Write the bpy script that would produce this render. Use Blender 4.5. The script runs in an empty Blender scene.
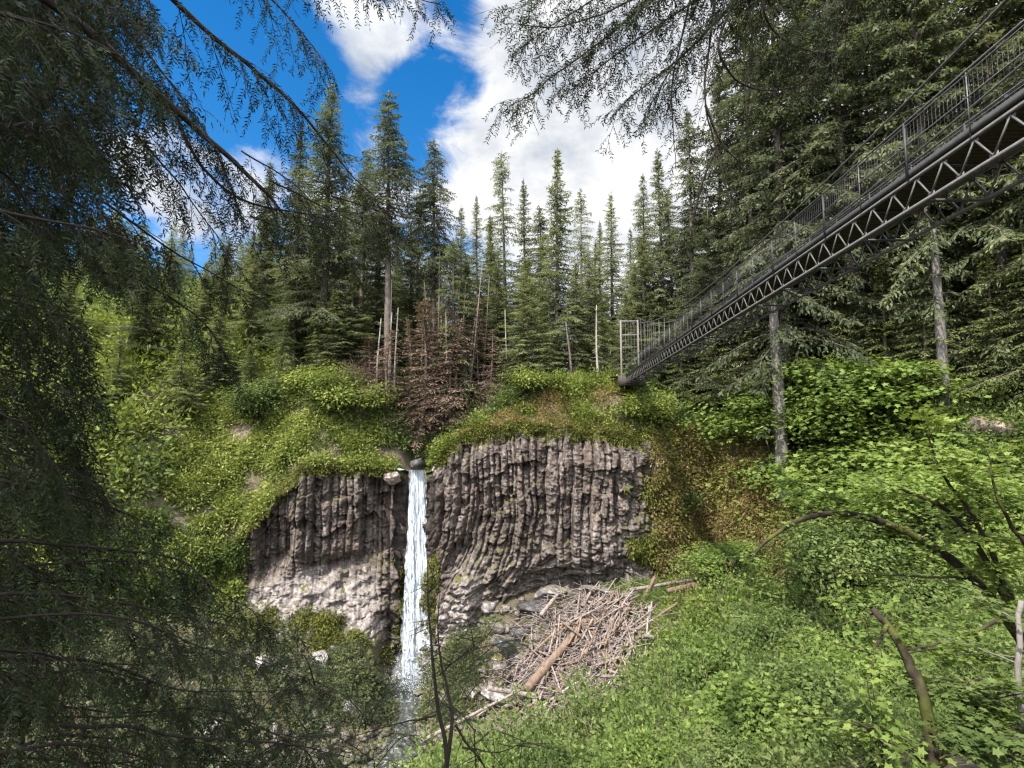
import bpy, math, random
import numpy as np
from mathutils import Vector

rng = np.random.default_rng(11)
random.seed(11)
S = bpy.context.scene
COL = S.collection
PITCH = math.radians(4.97)
FPX = 540.0

# ------------------------------------------------------------------ basic helpers
def W(px, py, Y):
    """real-world point seen in direction (px,py) of the photo at forward distance Y (metres); the eye is the origin"""
    rx = (px - 512.0) / FPX; up = (384.0 - py) / FPX
    y = math.cos(PITCH) - up * math.sin(PITCH); z = math.sin(PITCH) + up * math.cos(PITCH)
    return np.array([rx / y * Y, Y, z / y * Y])

def ratio(py):
    up = (384.0 - py) / FPX
    return (math.sin(PITCH) + up * math.cos(PITCH)) / (math.cos(PITCH) - up * math.sin(PITCH))

def lerp(a, b, t): return a + (b - a) * t
def smooth(a, b, x):
    t = np.clip((np.asarray(x, float) - a) / (b - a), 0, 1); return t * t * (3 - 2 * t)
def unit(v):
    v = np.asarray(v, float); return v / np.maximum(np.linalg.norm(v, axis=-1, keepdims=True), 1e-9)

def _hash(ix, iy, iz, seed):
    h = (ix.astype(np.int64) * 374761393 + iy.astype(np.int64) * 668265263 + iz.astype(np.int64) * 2147483647 + seed * 144665) & 0xffffffff
    h = ((h ^ (h >> 13)) * 1274126177) & 0xffffffff
    h = (h ^ (h >> 16)) & 0xffffff
    return h / float(0xffffff)
def vnoise(x, y, z, seed=0):
    x, y, z = np.broadcast_arrays(np.asarray(x, float), np.asarray(y, float), np.asarray(z, float))
    x0 = np.floor(x); y0 = np.floor(y); z0 = np.floor(z)
    fx, fy, fz = x - x0, y - y0, z - z0
    fx = fx*fx*(3-2*fx); fy = fy*fy*(3-2*fy); fz = fz*fz*(3-2*fz)
    r = 0
    for dx in (0, 1):
        for dy in (0, 1):
            for dz in (0, 1):
                w = (fx if dx else 1-fx) * (fy if dy else 1-fy) * (fz if dz else 1-fz)
                r = r + w * _hash(x0+dx, y0+dy, z0+dz, seed)
    return r
def fbm(x, y, z=0.0, seed=0, octv=4):
    a, s, t = 0.5, 1.0, 0.0
    r = 0
    for k in range(octv):
        r = r + a * (vnoise(np.asarray(x)*s, np.asarray(y)*s, np.asarray(z)*s, seed+k*7) - 0.5) * 2
        t += a; a *= 0.5; s *= 2.03
    return r / t

def make_mesh(name, V, F, mat=None, parent=None, smooth_=False, attr=None):
    """V (n,3); F a list of (m,k) int arrays; links one mesh object"""
    me = bpy.data.meshes.new(name)
    V = np.asarray(V, np.float32).reshape(-1, 3)
    if not isinstance(F, list): F = [F]
    F = [np.asarray(f, np.int32) for f in F if len(f)]
    me.vertices.add(len(V)); me.vertices.foreach_set('co', V.ravel())
    nl = sum(f.size for f in F); npoly = sum(len(f) for f in F)
    me.loops.add(nl); me.polygons.add(npoly)
    me.loops.foreach_set('vertex_index', np.concatenate([f.ravel() for f in F]))
    tot = np.concatenate([np.full(len(f), f.shape[1], np.int32) for f in F])
    st = np.concatenate([[0], np.cumsum(tot)[:-1]]).astype(np.int32)
    me.polygons.foreach_set('loop_start', st); me.polygons.foreach_set('loop_total', tot)
    if smooth_: me.polygons.foreach_set('use_smooth', np.ones(npoly, bool))
    me.update(calc_edges=True); me.validate()
    if attr:
        for k, v in attr.items():
            a = me.attributes.new(k, 'FLOAT', 'POINT'); a.data.foreach_set('value', np.asarray(v, np.float32).ravel())
    o = bpy.data.objects.new(name, me); COL.objects.link(o)
    if mat: me.materials.append(mat)
    if parent is not None: o.parent = parent
    return o

def thing(name, label, cat, loc=(0, 0, 0), group=None, rz=0.0):
    o = bpy.data.objects.new(name, None); COL.objects.link(o)
    o.empty_display_size = 0.3
    o.location = tuple(float(c) for c in loc); o.rotation_euler = (0, 0, rz)
    o['label'] = label; o['category'] = cat
    if group: o['group'] = group
    return o
def tag(o, label, cat, group=None):
    o['label'] = label; o['category'] = cat
    if group: o['group'] = group
    return o
def structure(o): o['kind'] = 'structure'; return o
def stuff(o, label=None, cat=None):
    o['kind'] = 'stuff'
    if label: o['label'] = label
    if cat: o['category'] = cat
    return o
def part(src, name, parent):
    """a copy of a part that shares its mesh"""
    c = bpy.data.objects.new(name, src.data if hasattr(src, 'data') else src); COL.objects.link(c); c.parent = parent; return c

class MB:
    """collects shapes into one mesh"""
    def __init__(s): s.V = []; s.F = {}; s.n = 0
    def add(s, V, F):
        V = np.asarray(V, float).reshape(-1, 3)
        if not isinstance(F, list): F = [F]
        for f in F:
            f = np.asarray(f, int)
            if f.size: s.F.setdefault(f.shape[1], []).append(f + s.n)
        s.V.append(V); s.n += len(V)
    def build(s, name, mat=None, parent=None, smooth_=False):
        if not s.V: s.add(np.zeros((3, 3)), np.array([[0, 1, 2]]))
        return make_mesh(name, np.concatenate(s.V), [np.concatenate(v) for v in s.F.values()], mat, parent, smooth_)
    def tube(s, P, R, sides=6, cap=True, rough=0.0):
        V, F = tube(P, R, sides, cap, rough); s.add(V, F)
    def box(s, c, x, y, z):
        """box centred c with half-axis vectors x,y,z"""
        c, x, y, z = (np.asarray(v, float) for v in (c, x, y, z))
        V = [c + a*x + b*y + d*z for d in (-1, 1) for b in (-1, 1) for a in (-1, 1)]
        s.add(V, np.array([[0,2,3,1],[4,5,7,6],[0,1,5,4],[2,6,7,3],[0,4,6,2],[1,3,7,5]]))
    def bar(s, a, b, w, h, up=(0, 0, 1)):
        a = np.asarray(a, float); b = np.asarray(b, float); d = b - a; L = np.linalg.norm(d); d = d / L
        x = np.cross(d, up); n = np.linalg.norm(x)
        x = x / n if n > 1e-6 else np.array([1., 0, 0]); z = np.cross(x, d)
        s.box((a+b)/2, x*w/2, d*L/2, z*h/2)

def tube(P, R, sides=6, cap=True, rough=0.0):
    P = np.asarray(P, float); n = len(P)
    R = np.broadcast_to(np.asarray(R, float), (n,))
    T = np.gradient(P, axis=0); T = unit(T)
    ref = np.array([0.13, 0.31, 0.94]) if abs(T[:, 2]).mean() < 0.8 else np.array([0.9, 0.4, 0.1])
    X = unit(np.cross(T, ref)); Y = np.cross(T, X)
    a = np.arange(sides) / sides * 2 * np.pi
    rr = R[:, None] * (1 + rough * rng.uniform(-1, 1, (n, sides)))
    V = P[:, None] + rr[..., None] * (np.cos(a)[None, :, None] * X[:, None] + np.sin(a)[None, :, None] * Y[:, None])
    V = V.reshape(-1, 3)
    i = np.arange(n-1)[:, None] * sides; j = np.arange(sides)[None]; k = (j + 1) % sides
    Q = np.stack([i+j, i+k, i+sides+k, i+sides+j], -1).reshape(-1, 4)
    F = [Q]
    if cap:
        V = np.concatenate([V, [P[0], P[-1]]]); c0, c1 = n*sides, n*sides+1; b = (n-1)*sides; j = np.arange(sides); k = (j+1) % sides
        F.append(np.concatenate([np.stack([np.full(sides, c0), k, j], -1), np.stack([np.full(sides, c1), b+j, b+k], -1)]))
    return V, F

def spline(P, n):
    """Catmull-Rom through the points, n samples"""
    P = np.asarray(P, float)
    if len(P) == 2: return P[0] + (P[1]-P[0]) * np.linspace(0, 1, n)[:, None]
    Q = np.concatenate([[2*P[0]-P[1]], P, [2*P[-1]-P[-2]]])
    t = np.linspace(0, len(P)-1-1e-6, n); i = t.astype(int); f = (t-i)[:, None]
    a, b, c, d = Q[i], Q[i+1], Q[i+2], Q[i+3]
    return 0.5*((2*b)+(-a+c)*f+(2*a-5*b+4*c-d)*f**2+(-a+3*b-3*c+d)*f**3)

DIAMOND = np.array([[0, 0], [.5, .42], [0, 1], [-.5, .42]])
BLADE = np.array([[-.3, 0], [.3, 0], [.5, .35], [0, 1], [-.5, .35]])
LOBED = np.array([[0, 0], [.42, -.02], [.30, .28], [.62, .50], [.26, .56], [0, 1.0], [-.26, .56], [-.62, .50], [-.30, .28], [-.42, -.02]])
OVAL = np.array([[0, 0], [.36, .22], [.42, .55], [0, 1], [-.42, .55], [-.36, .22]])
def leaves(P, D, N, L, Wd, tpl=DIAMOND):
    P = np.asarray(P, float); n = len(P)
    D = unit(D); Sd = unit(np.cross(D, N))
    L = np.broadcast_to(np.asarray(L, float), (n,)); Wd = np.broadcast_to(np.asarray(Wd, float), (n,))
    V = P[:, None] + Sd[:, None]*(tpl[None, :, 0, None]*Wd[:, None, None]) + D[:, None]*(tpl[None, :, 1, None]*L[:, None, None])
    k = len(tpl)
    F = np.arange(n*k).reshape(n, k)
    return V.reshape(-1, 3), F
def rand_dirs(n): return unit(rng.normal(size=(n, 3)))

# ------------------------------------------------------------------ materials
def nodes(name):
    m = bpy.data.materials.new(name); m.use_nodes = True
    nt = m.node_tree; nt.nodes.clear(); return m, nt, nt.nodes, nt.links
def ramp(N, stops, interp='LINEAR'):
    r = N.new('ShaderNodeValToRGB'); e = r.color_ramp; e.interpolation = interp
    while len(e.elements) < len(stops): e.elements.new(0.5)
    for el, (p, c) in zip(e.elements, stops): el.position = p; el.color = (*c, 1) if len(c) == 3 else c
    return r
def mixc(N, Lk, a, b, f, mode='MIX'):
    x = N.new('ShaderNodeMix'); x.data_type = 'RGBA'; x.blend_type = mode
    for sock, v in ((x.inputs[0], f), (x.inputs[6], a), (x.inputs[7], b)):
        if hasattr(v, 'is_linked'): Lk.new(v, sock)
        elif isinstance(v, (int, float)): sock.default_value = v
        else: sock.default_value = (*v, 1)
    return x.outputs[2]
def noise_tex(N, Lk, scale, detail=4, vec=None, rough=.55, sc=None):
    t = N.new('ShaderNodeTexNoise'); t.inputs['Scale'].default_value = scale; t.inputs['Detail'].default_value = detail
    t.inputs['Roughness'].default_value = rough
    if vec is not None:
        if sc:
            mp = N.new('ShaderNodeMapping'); mp.inputs['Scale'].default_value = sc; Lk.new(vec, mp.inputs[0]); vec = mp.outputs[0]
        Lk.new(vec, t.inputs['Vector'])
    return t.outputs['Fac']

def leaf_mat(name, cols, trans=.35, clump=.35, rough=.55, spec=.1, objvar=.25):
    """foliage: leaf-to-leaf and clump-to-clump colour differences; light passes through"""
    m, nt, N, L = nodes(name)
    geo = N.new('ShaderNodeNewGeometry'); oi = N.new('ShaderNodeObjectInfo'); tc = N.new('ShaderNodeTexCoord')
    r = ramp(N, [(0, cols[0]), (.5, cols[1]), (1, cols[2])])
    n1 = noise_tex(N, L, clump, 3, tc.outputs['Object'])
    a = N.new('ShaderNodeMath'); a.operation = 'MULTIPLY_ADD'; a.inputs[1].default_value = .55; L.new(geo.outputs['Random Per Island'], a.inputs[0])
    b = N.new('ShaderNodeMath'); b.operation = 'MULTIPLY_ADD'; b.inputs[1].default_value = 1.9; b.inputs[2].default_value = -.75 - objvar/2; L.new(n1, b.inputs[0])
    L.new(b.outputs[0], a.inputs[2])
    c = N.new('ShaderNodeMath'); c.operation = 'MULTIPLY_ADD'; c.inputs[1].default_value = objvar; L.new(oi.outputs['Random'], c.inputs[0]); L.new(a.outputs[0], c.inputs[2])
    L.new(c.outputs[0], r.inputs[0])
    p = N.new('ShaderNodeBsdfPrincipled'); p.inputs['Roughness'].default_value = rough; p.inputs['Specular IOR Level'].default_value = spec
    L.new(r.outputs[0], p.inputs['Base Color'])
    t = N.new('ShaderNodeBsdfTranslucent')
    L.new(mixc(N, L, r.outputs[0], (1.25, 1.2, .45), .6, 'MULTIPLY'), t.inputs[0])
    mx = N.new('ShaderNodeMixShader'); mx.inputs[0].default_value = trans
    L.new(p.outputs[0], mx.inputs[1]); L.new(t.outputs[0], mx.inputs[2])
    o = N.new('ShaderNodeOutputMaterial'); L.new(mx.outputs[0], o.inputs[0])
    return m

def bark_mat(name, c1, c2, moss=None, mossamt=.0, scale=6., rough=.9):
    m, nt, N, L = nodes(name)
    tc = N.new('ShaderNodeTexCoord'); oi = N.new('ShaderNodeObjectInfo')
    n1 = noise_tex(N, L, scale, 6, tc.outputs['Object'], .7, (1, 1, .22))
    r = ramp(N, [(.3, c1), (.7, c2)]); L.new(n1, r.inputs[0]); col = r.outputs[0]
    hv = N.new('ShaderNodeMath'); hv.operation = 'MULTIPLY_ADD'; hv.inputs[1].default_value = .5; hv.inputs[2].default_value = .75; L.new(oi.outputs['Random'], hv.inputs[0])
    hs = N.new('ShaderNodeHueSaturation'); L.new(hv.outputs[0], hs.inputs['Value']); L.new(col, hs.inputs['Color']); col = hs.outputs[0]
    if moss:
        n2 = noise_tex(N, L, scale*.5, 4, tc.outputs['Object'])
        rr = ramp(N, [(.62-mossamt, (0,)*3), (.75-mossamt, (1,)*3)]); L.new(n2, rr.inputs[0])
        col = mixc(N, L, col, moss, rr.outputs[0])
    p = N.new('ShaderNodeBsdfPrincipled'); p.inputs['Roughness'].default_value = rough; p.inputs['Specular IOR Level'].default_value = .2
    L.new(col, p.inputs['Base Color'])
    bu = N.new('ShaderNodeBump'); bu.inputs['Strength'].default_value = .6; bu.inputs['Distance'].default_value = .03; L.new(n1, bu.inputs['Height']); L.new(bu.outputs[0], p.inputs['Normal'])
    o = N.new('ShaderNodeOutputMaterial'); L.new(p.outputs[0], o.inputs[0]); return m

def ground_mat(name, soil1, soil2, green1, green2, mossy=.5):
    m, nt, N, L = nodes(name)
    tc = N.new('ShaderNodeTexCoord'); v = tc.outputs['Object']
    r1 = ramp(N, [(.3, soil1), (.7, soil2)]); L.new(noise_tex(N, L, 1.3, 8, v, .7), r1.inputs[0])
    r2 = ramp(N, [(.3, green1), (.7, green2)]); L.new(noise_tex(N, L, 2.7, 8, v, .7), r2.inputs[0])
    f = ramp(N, [(mossy-.08, (1,)*3), (mossy+.08, (0,)*3)]); L.new(noise_tex(N, L, .45, 7, v, .65), f.inputs[0])
    p = N.new('ShaderNodeBsdfPrincipled'); p.inputs['Roughness'].default_value = .95; p.inputs['Specular IOR Level'].default_value = .1
    L.new(mixc(N, L, r1.outputs[0], r2.outputs[0], f.outputs[0]), p.inputs['Base Color'])
    bu = N.new('ShaderNodeBump'); bu.inputs['Strength'].default_value = .8; bu.inputs['Distance'].default_value = .15
    L.new(noise_tex(N, L, 5, 8, v, .7), bu.inputs['Height']); L.new(bu.outputs[0], p.inputs['Normal'])
    o = N.new('ShaderNodeOutputMaterial'); L.new(p.outputs[0], o.inputs[0]); return m

def rock_mat(name, dark, mid, pale, moss=None, mossamt=.5, streak=True, rust=None, paleattr=False):
    m, nt, N, L = nodes(name)
    tc = N.new('ShaderNodeTexCoord'); v = tc.outputs['Object']; geo = N.new('ShaderNodeNewGeometry')
    n1 = noise_tex(N, L, 2.2, 9, v, .72)
    n2 = noise_tex(N, L, 1.1, 6, v, .65, (1.6, 1.6, .16)) if streak else noise_tex(N, L, .6, 6, v, .65)
    ad = N.new('ShaderNodeMath'); ad.operation = 'MULTIPLY_ADD'; ad.inputs[1].default_value = .5; L.new(n1, ad.inputs[0])
    hf = N.new('ShaderNodeMath'); hf.operation = 'MULTIPLY'; hf.inputs[1].default_value = .5; L.new(n2, hf.inputs[0]); L.new(hf.outputs[0], ad.inputs[2])
    r = ramp(N, [(.38, dark), (.5, mid), (.62, pale)]); L.new(ad.outputs[0], r.inputs[0]); col = r.outputs[0]
    n3 = noise_tex(N, L, 4.2, 7, v, .8); r3 = ramp(N, [(.36, (.34,)*3), (.64, (1.5,)*3)]); L.new(n3, r3.inputs[0]); col = mixc(N, L, col, r3.outputs[0], 1.0, 'MULTIPLY')
    if rust:
        rr = ramp(N, [(.47, (0,)*3), (.70, (.6,)*3)]); L.new(noise_tex(N, L, .75, 6, v, .65, (1, 1, .30)), rr.inputs[0])
        col = mixc(N, L, col, rust, rr.outputs[0])
    if paleattr:
        at = N.new('ShaderNodeAttribute'); at.attribute_name = 'pale'
        sp = ramp(N, [(.34, (.075, .062, .055)), (.5, (.20, .172, .155)), (.62, (.36, .32, .295))]); L.new(n1, sp.inputs[0])
        col = mixc(N, L, col, sp.outputs[0], at.outputs['Fac'])
        aw = N.new('ShaderNodeAttribute'); aw.attribute_name = 'wet'; wm = N.new('ShaderNodeMath'); wm.operation = 'MULTIPLY'; wm.inputs[1].default_value = .85; L.new(aw.outputs['Fac'], wm.inputs[0])
        col = mixc(N, L, col, mixc(N, L, col, (.32, .31, .30), 1.0, 'MULTIPLY'), wm.outputs[0])
    if moss:
        sx = N.new('ShaderNodeSeparateXYZ'); L.new(geo.outputs['Normal'], sx.inputs[0])
        nm = noise_tex(N, L, 1.6, 7, v, .7)
        s = N.new('ShaderNodeMath'); s.operation = 'MULTIPLY_ADD'; s.inputs[1].default_value = .8; L.new(nm, s.inputs[0])
        q = N.new('ShaderNodeMath'); q.operation = 'MULTIPLY'; q.inputs[1].default_value = .5; L.new(sx.outputs[2], q.inputs[0]); L.new(q.outputs[0], s.inputs[2])
        src = s.outputs[0]
        if paleattr:
            am = N.new('ShaderNodeAttribute'); am.attribute_name = 'moss'
            t = N.new('ShaderNodeMath'); t.operation = 'ADD'; L.new(src, t.inputs[0]); L.new(am.outputs['Fac'], t.inputs[1]); src = t.outputs[0]
        f = ramp(N, [(mossamt, (0,)*3), (mossamt+.1, (1,)*3)]); L.new(src, f.inputs[0])
        mc = ramp(N, [(.35, moss[0]), (.65, moss[1])]); L.new(noise_tex(N, L, 3.5, 6, v, .7), mc.inputs[0])
        col = mixc(N, L, col, mc.outputs[0], f.outputs[0])
    p = N.new('ShaderNodeBsdfPrincipled'); p.inputs['Roughness'].default_value = .82; p.inputs['Specular IOR Level'].default_value = .3
    L.new(col, p.inputs['Base Color'])
    bu = N.new('ShaderNodeBump'); bu.inputs['Strength'].default_value = .9; bu.inputs['Distance'].default_value = .12
    L.new(ad.outputs[0], bu.inputs['Height']); L.new(bu.outputs[0], p.inputs['Normal'])
    o = N.new('ShaderNodeOutputMaterial'); L.new(p.outputs[0], o.inputs[0]); return m

def metal_mat(name, c, rough=.5, metal=.6):
    m, nt, N, L = nodes(name)
    tc = N.new('ShaderNodeTexCoord')
    n = noise_tex(N, L, 7, 6, tc.outputs['Object'], .65)
    r = ramp(N, [(.3, tuple(x*.6 for x in c)), (.7, c)]); L.new(n, r.inputs[0])
    p = N.new('ShaderNodeBsdfPrincipled'); p.inputs['Roughness'].default_value = rough; p.inputs['Metallic'].default_value = metal
    L.new(r.outputs[0], p.inputs['Base Color'])
    o = N.new('ShaderNodeOutputMaterial'); L.new(p.outputs[0], o.inputs[0]); return m

M = {}
M['fir_dark'] = leaf_mat('fir_dark', [(.036, .046, .026), (.086, .102, .056), (.165, .182, .10)], .45)
M['fir_mid'] = leaf_mat('fir_mid', [(.054, .068, .036), (.122, .143, .074), (.225, .24, .125)], .42)
M['fir_pale'] = leaf_mat('fir_pale', [(.072, .090, .044), (.155, .178, .085), (.27, .288, .14)], .45)
M['cedar'] = leaf_mat('cedar', [(.055, .075, .028), (.13, .158, .056), (.24, .26, .10)], .35)
M['dead'] = leaf_mat('dead', [(.075, .052, .038), (.165, .118, .085), (.28, .21, .155)], .2)
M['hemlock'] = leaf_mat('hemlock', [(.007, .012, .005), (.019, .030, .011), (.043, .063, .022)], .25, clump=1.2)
M['hemlock_lit_tint'] = leaf_mat('hemlock_lit_tint', [(.016, .026, .012), (.042, .062, .026), (.085, .115, .046)], .3, clump=1.2)  # paler copy of hemlock, with the light painted into its colour
M['maple'] = leaf_mat('maple', [(.070, .110, .024), (.150, .212, .050), (.255, .315, .085)], .45, clump=.8)
M['shrub'] = leaf_mat('shrub', [(.045, .072, .020), (.108, .150, .044), (.205, .25, .085)], .4, clump=.4)
M['lime'] = leaf_mat('lime', [(.08, .11, .022), (.18, .22, .05), (.30, .33, .095)], .4, clump=.4)
M['fern'] = leaf_mat('fern', [(.075, .105, .024), (.20, .235, .06), (.36, .385, .125)], .35, clump=.3)
M['ochre'] = leaf_mat('ochre', [(.11, .078, .034), (.225, .168, .070), (.34, .285, .115)], .3, clump=.35)
M['moss'] = leaf_mat('moss', [(.05, .058, .014), (.125, .135, .03), (.22, .215, .055)], .2, clump=.6)
M['grass'] = leaf_mat('grass', [(.07, .12, .025), (.14, .20, .045), (.22, .27, .075)], .35, clump=.5)
M['bark'] = bark_mat('bark', (.06, .047, .038), (.18, .15, .125))
M['bark_grey'] = bark_mat('bark_grey', (.085, .075, .066), (.20, .178, .16))
M['bark_dark'] = bark_mat('bark_dark', (.018, .014, .011), (.055, .043, .035))
M['bark_moss'] = bark_mat('bark_moss', (.018, .014, .010), (.055, .043, .031), (.075, .08, .02), .16)
M['snag'] = bark_mat('snag', (.14, .12, .105), (.30, .265, .24))
M['snag_red'] = bark_mat('snag_red', (.085, .062, .048), (.20, .155, .128))
M['drift'] = bark_mat('drift', (.085, .068, .058), (.32, .265, .235), scale=4)
M['drift_brown'] = bark_mat('drift_brown', (.10, .066, .047), (.25, .18, .13), scale=4)
M['ground'] = ground_mat('ground', (.05, .04, .028), (.13, .105, .075), (.04, .05, .016), (.09, .10, .035), .44)
M['bank'] = ground_mat('bank', (.09, .07, .05), (.19, .155, .12), (.06, .08, .022), (.14, .16, .05), .44)
M['cliff'] = rock_mat('cliff', (.026, .021, .018), (.092, .073, .061), (.23, .19, .165), ((.045, .046, .015), (.11, .105, .032)), .82, True, (.110, .076, .054), True)
M['boulder'] = rock_mat('boulder', (.075, .066, .058), (.17, .152, .138), (.31, .285, .262), ((.08, .08, .02), (.17, .16, .04)), .86, False)
M['boulder_moss'] = rock_mat('boulder_moss', (.10, .09, .08), (.22, .20, .185), (.36, .33, .31), ((.10, .10, .02), (.23, .21, .04)), .62, False)
M['rock_dark'] = rock_mat('rock_dark', (.02, .018, .017), (.06, .055, .052), (.13, .12, .115), None, .7, False)
M['rock_white'] = rock_mat('rock_white', (.10, .085, .076), (.23, .21, .195), (.37, .345, .325), ((.10, .10, .02), (.18, .16, .03)), .86, False)
M['steel'] = metal_mat('steel', (.14, .132, .12), .65, .3)
M['steel_dark'] = metal_mat('steel_dark', (.05, .047, .045), .6, .4)
M['cable'] = metal_mat('cable', (.14, .133, .125), .5, .6)
M['wood_deck'] = bark_mat('wood_deck', (.035, .028, .024), (.08, .065, .055))
# ------------------------------------------------------------------ the lie of the land
class RBF:
    def __init__(s, pts):
        s.P = np.asarray(pts, float); X = s.P[:, :2]; n = len(X)
        A = np.zeros((n+3, n+3)); A[:n, :n] = np.linalg.norm(X[:, None]-X[None], axis=-1)
        A[:n, :n] += np.eye(n) * -0.3
        A[:n, n] = 1; A[:n, n+1:] = X; A[n:, :n] = A[:n, n:].T
        s.w = np.linalg.solve(A, np.concatenate([s.P[:, 2], np.zeros(3)]))
    def __call__(s, x, y):
        x = np.asarray(x, float); y = np.asarray(y, float); sh = x.shape; x = x.ravel(); y = y.ravel(); out = np.empty(len(x))
        for i in range(0, len(x), 20000):
            q = np.stack([x[i:i+20000], y[i:i+20000]], -1)
            d = np.linalg.norm(q[:, None]-s.P[None, :, :2], axis=-1)
            out[i:i+20000] = d @ s.w[:-3] + s.w[-3] + q @ s.w[-2:]
        return out.reshape(sh)

CX = np.array([-300, -90, -70, -55, -45, -35, -27, -23.5, -20, -14, -11.6, -11.0, -9.7, -8.6, -8.0, -5, 0, 8, 12, 14, 18, 22, 28, 34, 40, 46, 55, 70, 120, 300.])
CY = np.array([-60, -10, 18, 34, 43, 49, 51.5, 52.4, 53.2, 55, 55.6, 57.6, 58.2, 57.6, 55.2, 54.4, 54, 54, 54.4, 55.4, 57.6, 58, 55, 48.5, 40, 29, 12, -22, -60, -100.])
CT = np.array([6, 6, 5, 3, 0, -6, -11.6, -7.2, -3.0, -3.7, -3.7, -4.3, -4.6, -4.2, -3.2, -.1, .9, .2, -.5, -.3, .3, .8, .8, .4, .4, .5, 1.5, 4, 8, 10.])
CB = np.array([-6, -8, -12, -16, -17, -16, -15, -16.3, -17.6, -18.6, -20, -26.3, -26.6, -26.3, -22, -17.5, -16, -15.3, -14.8, -14.5, -14.4, -14, -11.5, -9, -7, -5, -3, 0, 5, 8.])
def cliff_y(x): return np.interp(x, CX, CY)
def cliff_top(x): return np.interp(x, CX, CT)
def cliff_bot(x): return np.interp(x, CX, CB)

gp = [(0,0,-1.75),(-5,0,-1.9),(5,0,-1.6),(14,0,0),(30,0,1.5),(0,-10,1),(20,-10,5),(-20,-10,2),(-14,0,-3.5),(-30,0,-4),
      (0,4,-3.4),(3,4,-3.2),(-4,4,-3.9),(0,8,-6.0),(4,8,-5.4),(-5,8,-6.6),(10,8,-3.6),(0,15,-10.6),(6,14,-8.6),(0,22,-14.3),(0,30,-18.4),(1,37,-21.6),
      (-3,46,-24.8),(-8,50,-26.2),(-10,54,-26.8),(-11,46,-26.6),(-10,38,-26.4),(-10,30,-23),(-10,20,-16.5),(-20,20,-17),(-20,32,-23.5),(-24,45,-21.5),(-18,47,-22.5),(-13,50,-23.5),(-22,40,-24.6),(-16,43,-26),(-27,38,-25),(-35,34,-24),(-40,20,-18),(-30,10,-11),(-14,10,-8.6),
      (5,46,-21.6),(8,41,-19.6),(11,45,-17.2),(12,50,-15.4),(5,51,-17.5),(0,50,-20.5),(2,53,-17.0),(18,50,-15),(18,36,-14.6),(10,30,-15.6),(14,42,-15.4),(5,34,-18.4),(4,28,-16.2),
      (10,20,-11.2),(6,24,-14.0),(20,25,-11.2),(28,35,-10),(26,48,-12),(13,13,-6.2),(20,12,-4.6),(35,28,-5.5),(30,18,-3.2),(45,10,1),(40,-10,6),(38,20,-2.5)]
for x in (-60,-45,-36,-27,-20,-15,-8,-4,0,5,10,14,20,26,33,39,46): gp.append((x, float(cliff_y(x))-.8, float(cliff_bot(x))))
for x in (-200,-120,120,200): gp.append((x, -80, 10)); 
for x in (-200,0,200): gp.append((x, -200, 25))
G_ = RBF(gp)
def gorge(x, y):
    x = np.asarray(x, float); y = np.asarray(y, float)
    far = smooth(3, 12, np.hypot(x, y))
    return G_(x, y) + far * (0.55*fbm(x*.35, y*.35, 0, 3, 4) + .22*fbm(x*1.3, y*1.3, 0, 9, 3))

pp = []
for x in (-120,-70,-55,-45,-35,-27,-22,-17,-13,-9.7,-7,-4,0,4,8,12,18,24,30,36,42,50,60,90): pp.append((x, float(cliff_y(x))+.6, float(cliff_top(x))))
for px, py, d in ((310,437,55.3),(310,405,58),(350,379,62),(250,425,58),(275,400,61),(383,412,60),(200,436,57),(395,440,57.5),(345,425,57),
                  (560,389,58),(600,387,57.5),(500,405,60),(640,387,61),(525,398,58),(585,402,56.3),(545,409,56)): pp.append(tuple(W(px, py, d)))
pp += [(-9.5,60,-4.0),(-8.5,64,-1.2),(-6.5,70,2.2),(-4,80,6),(11.5,56,4.3),(11.5,60,4.6),(20,66,2.6),(30,66,3.5),(40,56,4),(50,46,5),(62,60,11),(44,70,7),
       (10,75,5),(20,82,4),(0,92,8),(0,130,12),(20,130,6),(60,130,22),(-20,66,7.5),(-20,76,12),(-30,70,11),(-40,60,7),(-40,90,21),(-70,110,27),(-22,110,24),(-60,60,9),(-90,80,21),
       (-100,150,36),(-40,150,30),(0,200,14),(100,200,34),(300,400,60),(-300,400,60),(0,500,40),(300,60,40),(-300,60,40)]
P_ = RBF(pp)
def plateau(x, y):
    x = np.asarray(x, float); y = np.asarray(y, float)
    q = y - cliff_y(x); e = smooth(.3, 4, q)
    b = smooth(.2, 2.2, q)
    return (1-b)*(cliff_top(x) + .35*fbm(x*.9, 0, 0, 41, 3) - .06) + b*P_(x, y) + e*(.5*fbm(x*.3, y*.3, 1, 23, 4) + .25*fbm(x*1.1, y*1.1, 1, 29, 3))

def grid_axis(a, b, d0, mid, grow):
    """finer near mid, coarser towards the ends"""
    v = [mid]; s = d0
    while v[-1] < b: v.append(v[-1]+s); s = d0*(1+max(0, abs(v[-1]-mid)-55)*grow)
    w = [mid]
    while w[-1] > a: s = d0*(1+max(0, abs(w[-1]-mid)-55)*grow); w.append(w[-1]-s)
    return np.array(w[:0:-1] + v)
def sheet(name, X, Yrow, zf, mat):
    """X (n,), Yrow (n,m): a quad sheet"""
    n, m = Yrow.shape; XX = np.repeat(X[:, None], m, 1)
    Z = zf(XX, Yrow); V = np.stack([XX, Yrow, Z], -1).reshape(-1, 3)
    i = np.arange(n-1)[:, None]*m; j = np.arange(m-1)[None]
    F = np.stack([i+j, i+m+j, i+m+j+1, i+j+1], -1).reshape(-1, 4)
    return structure(make_mesh(name, V, F, mat, None, True))

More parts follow.
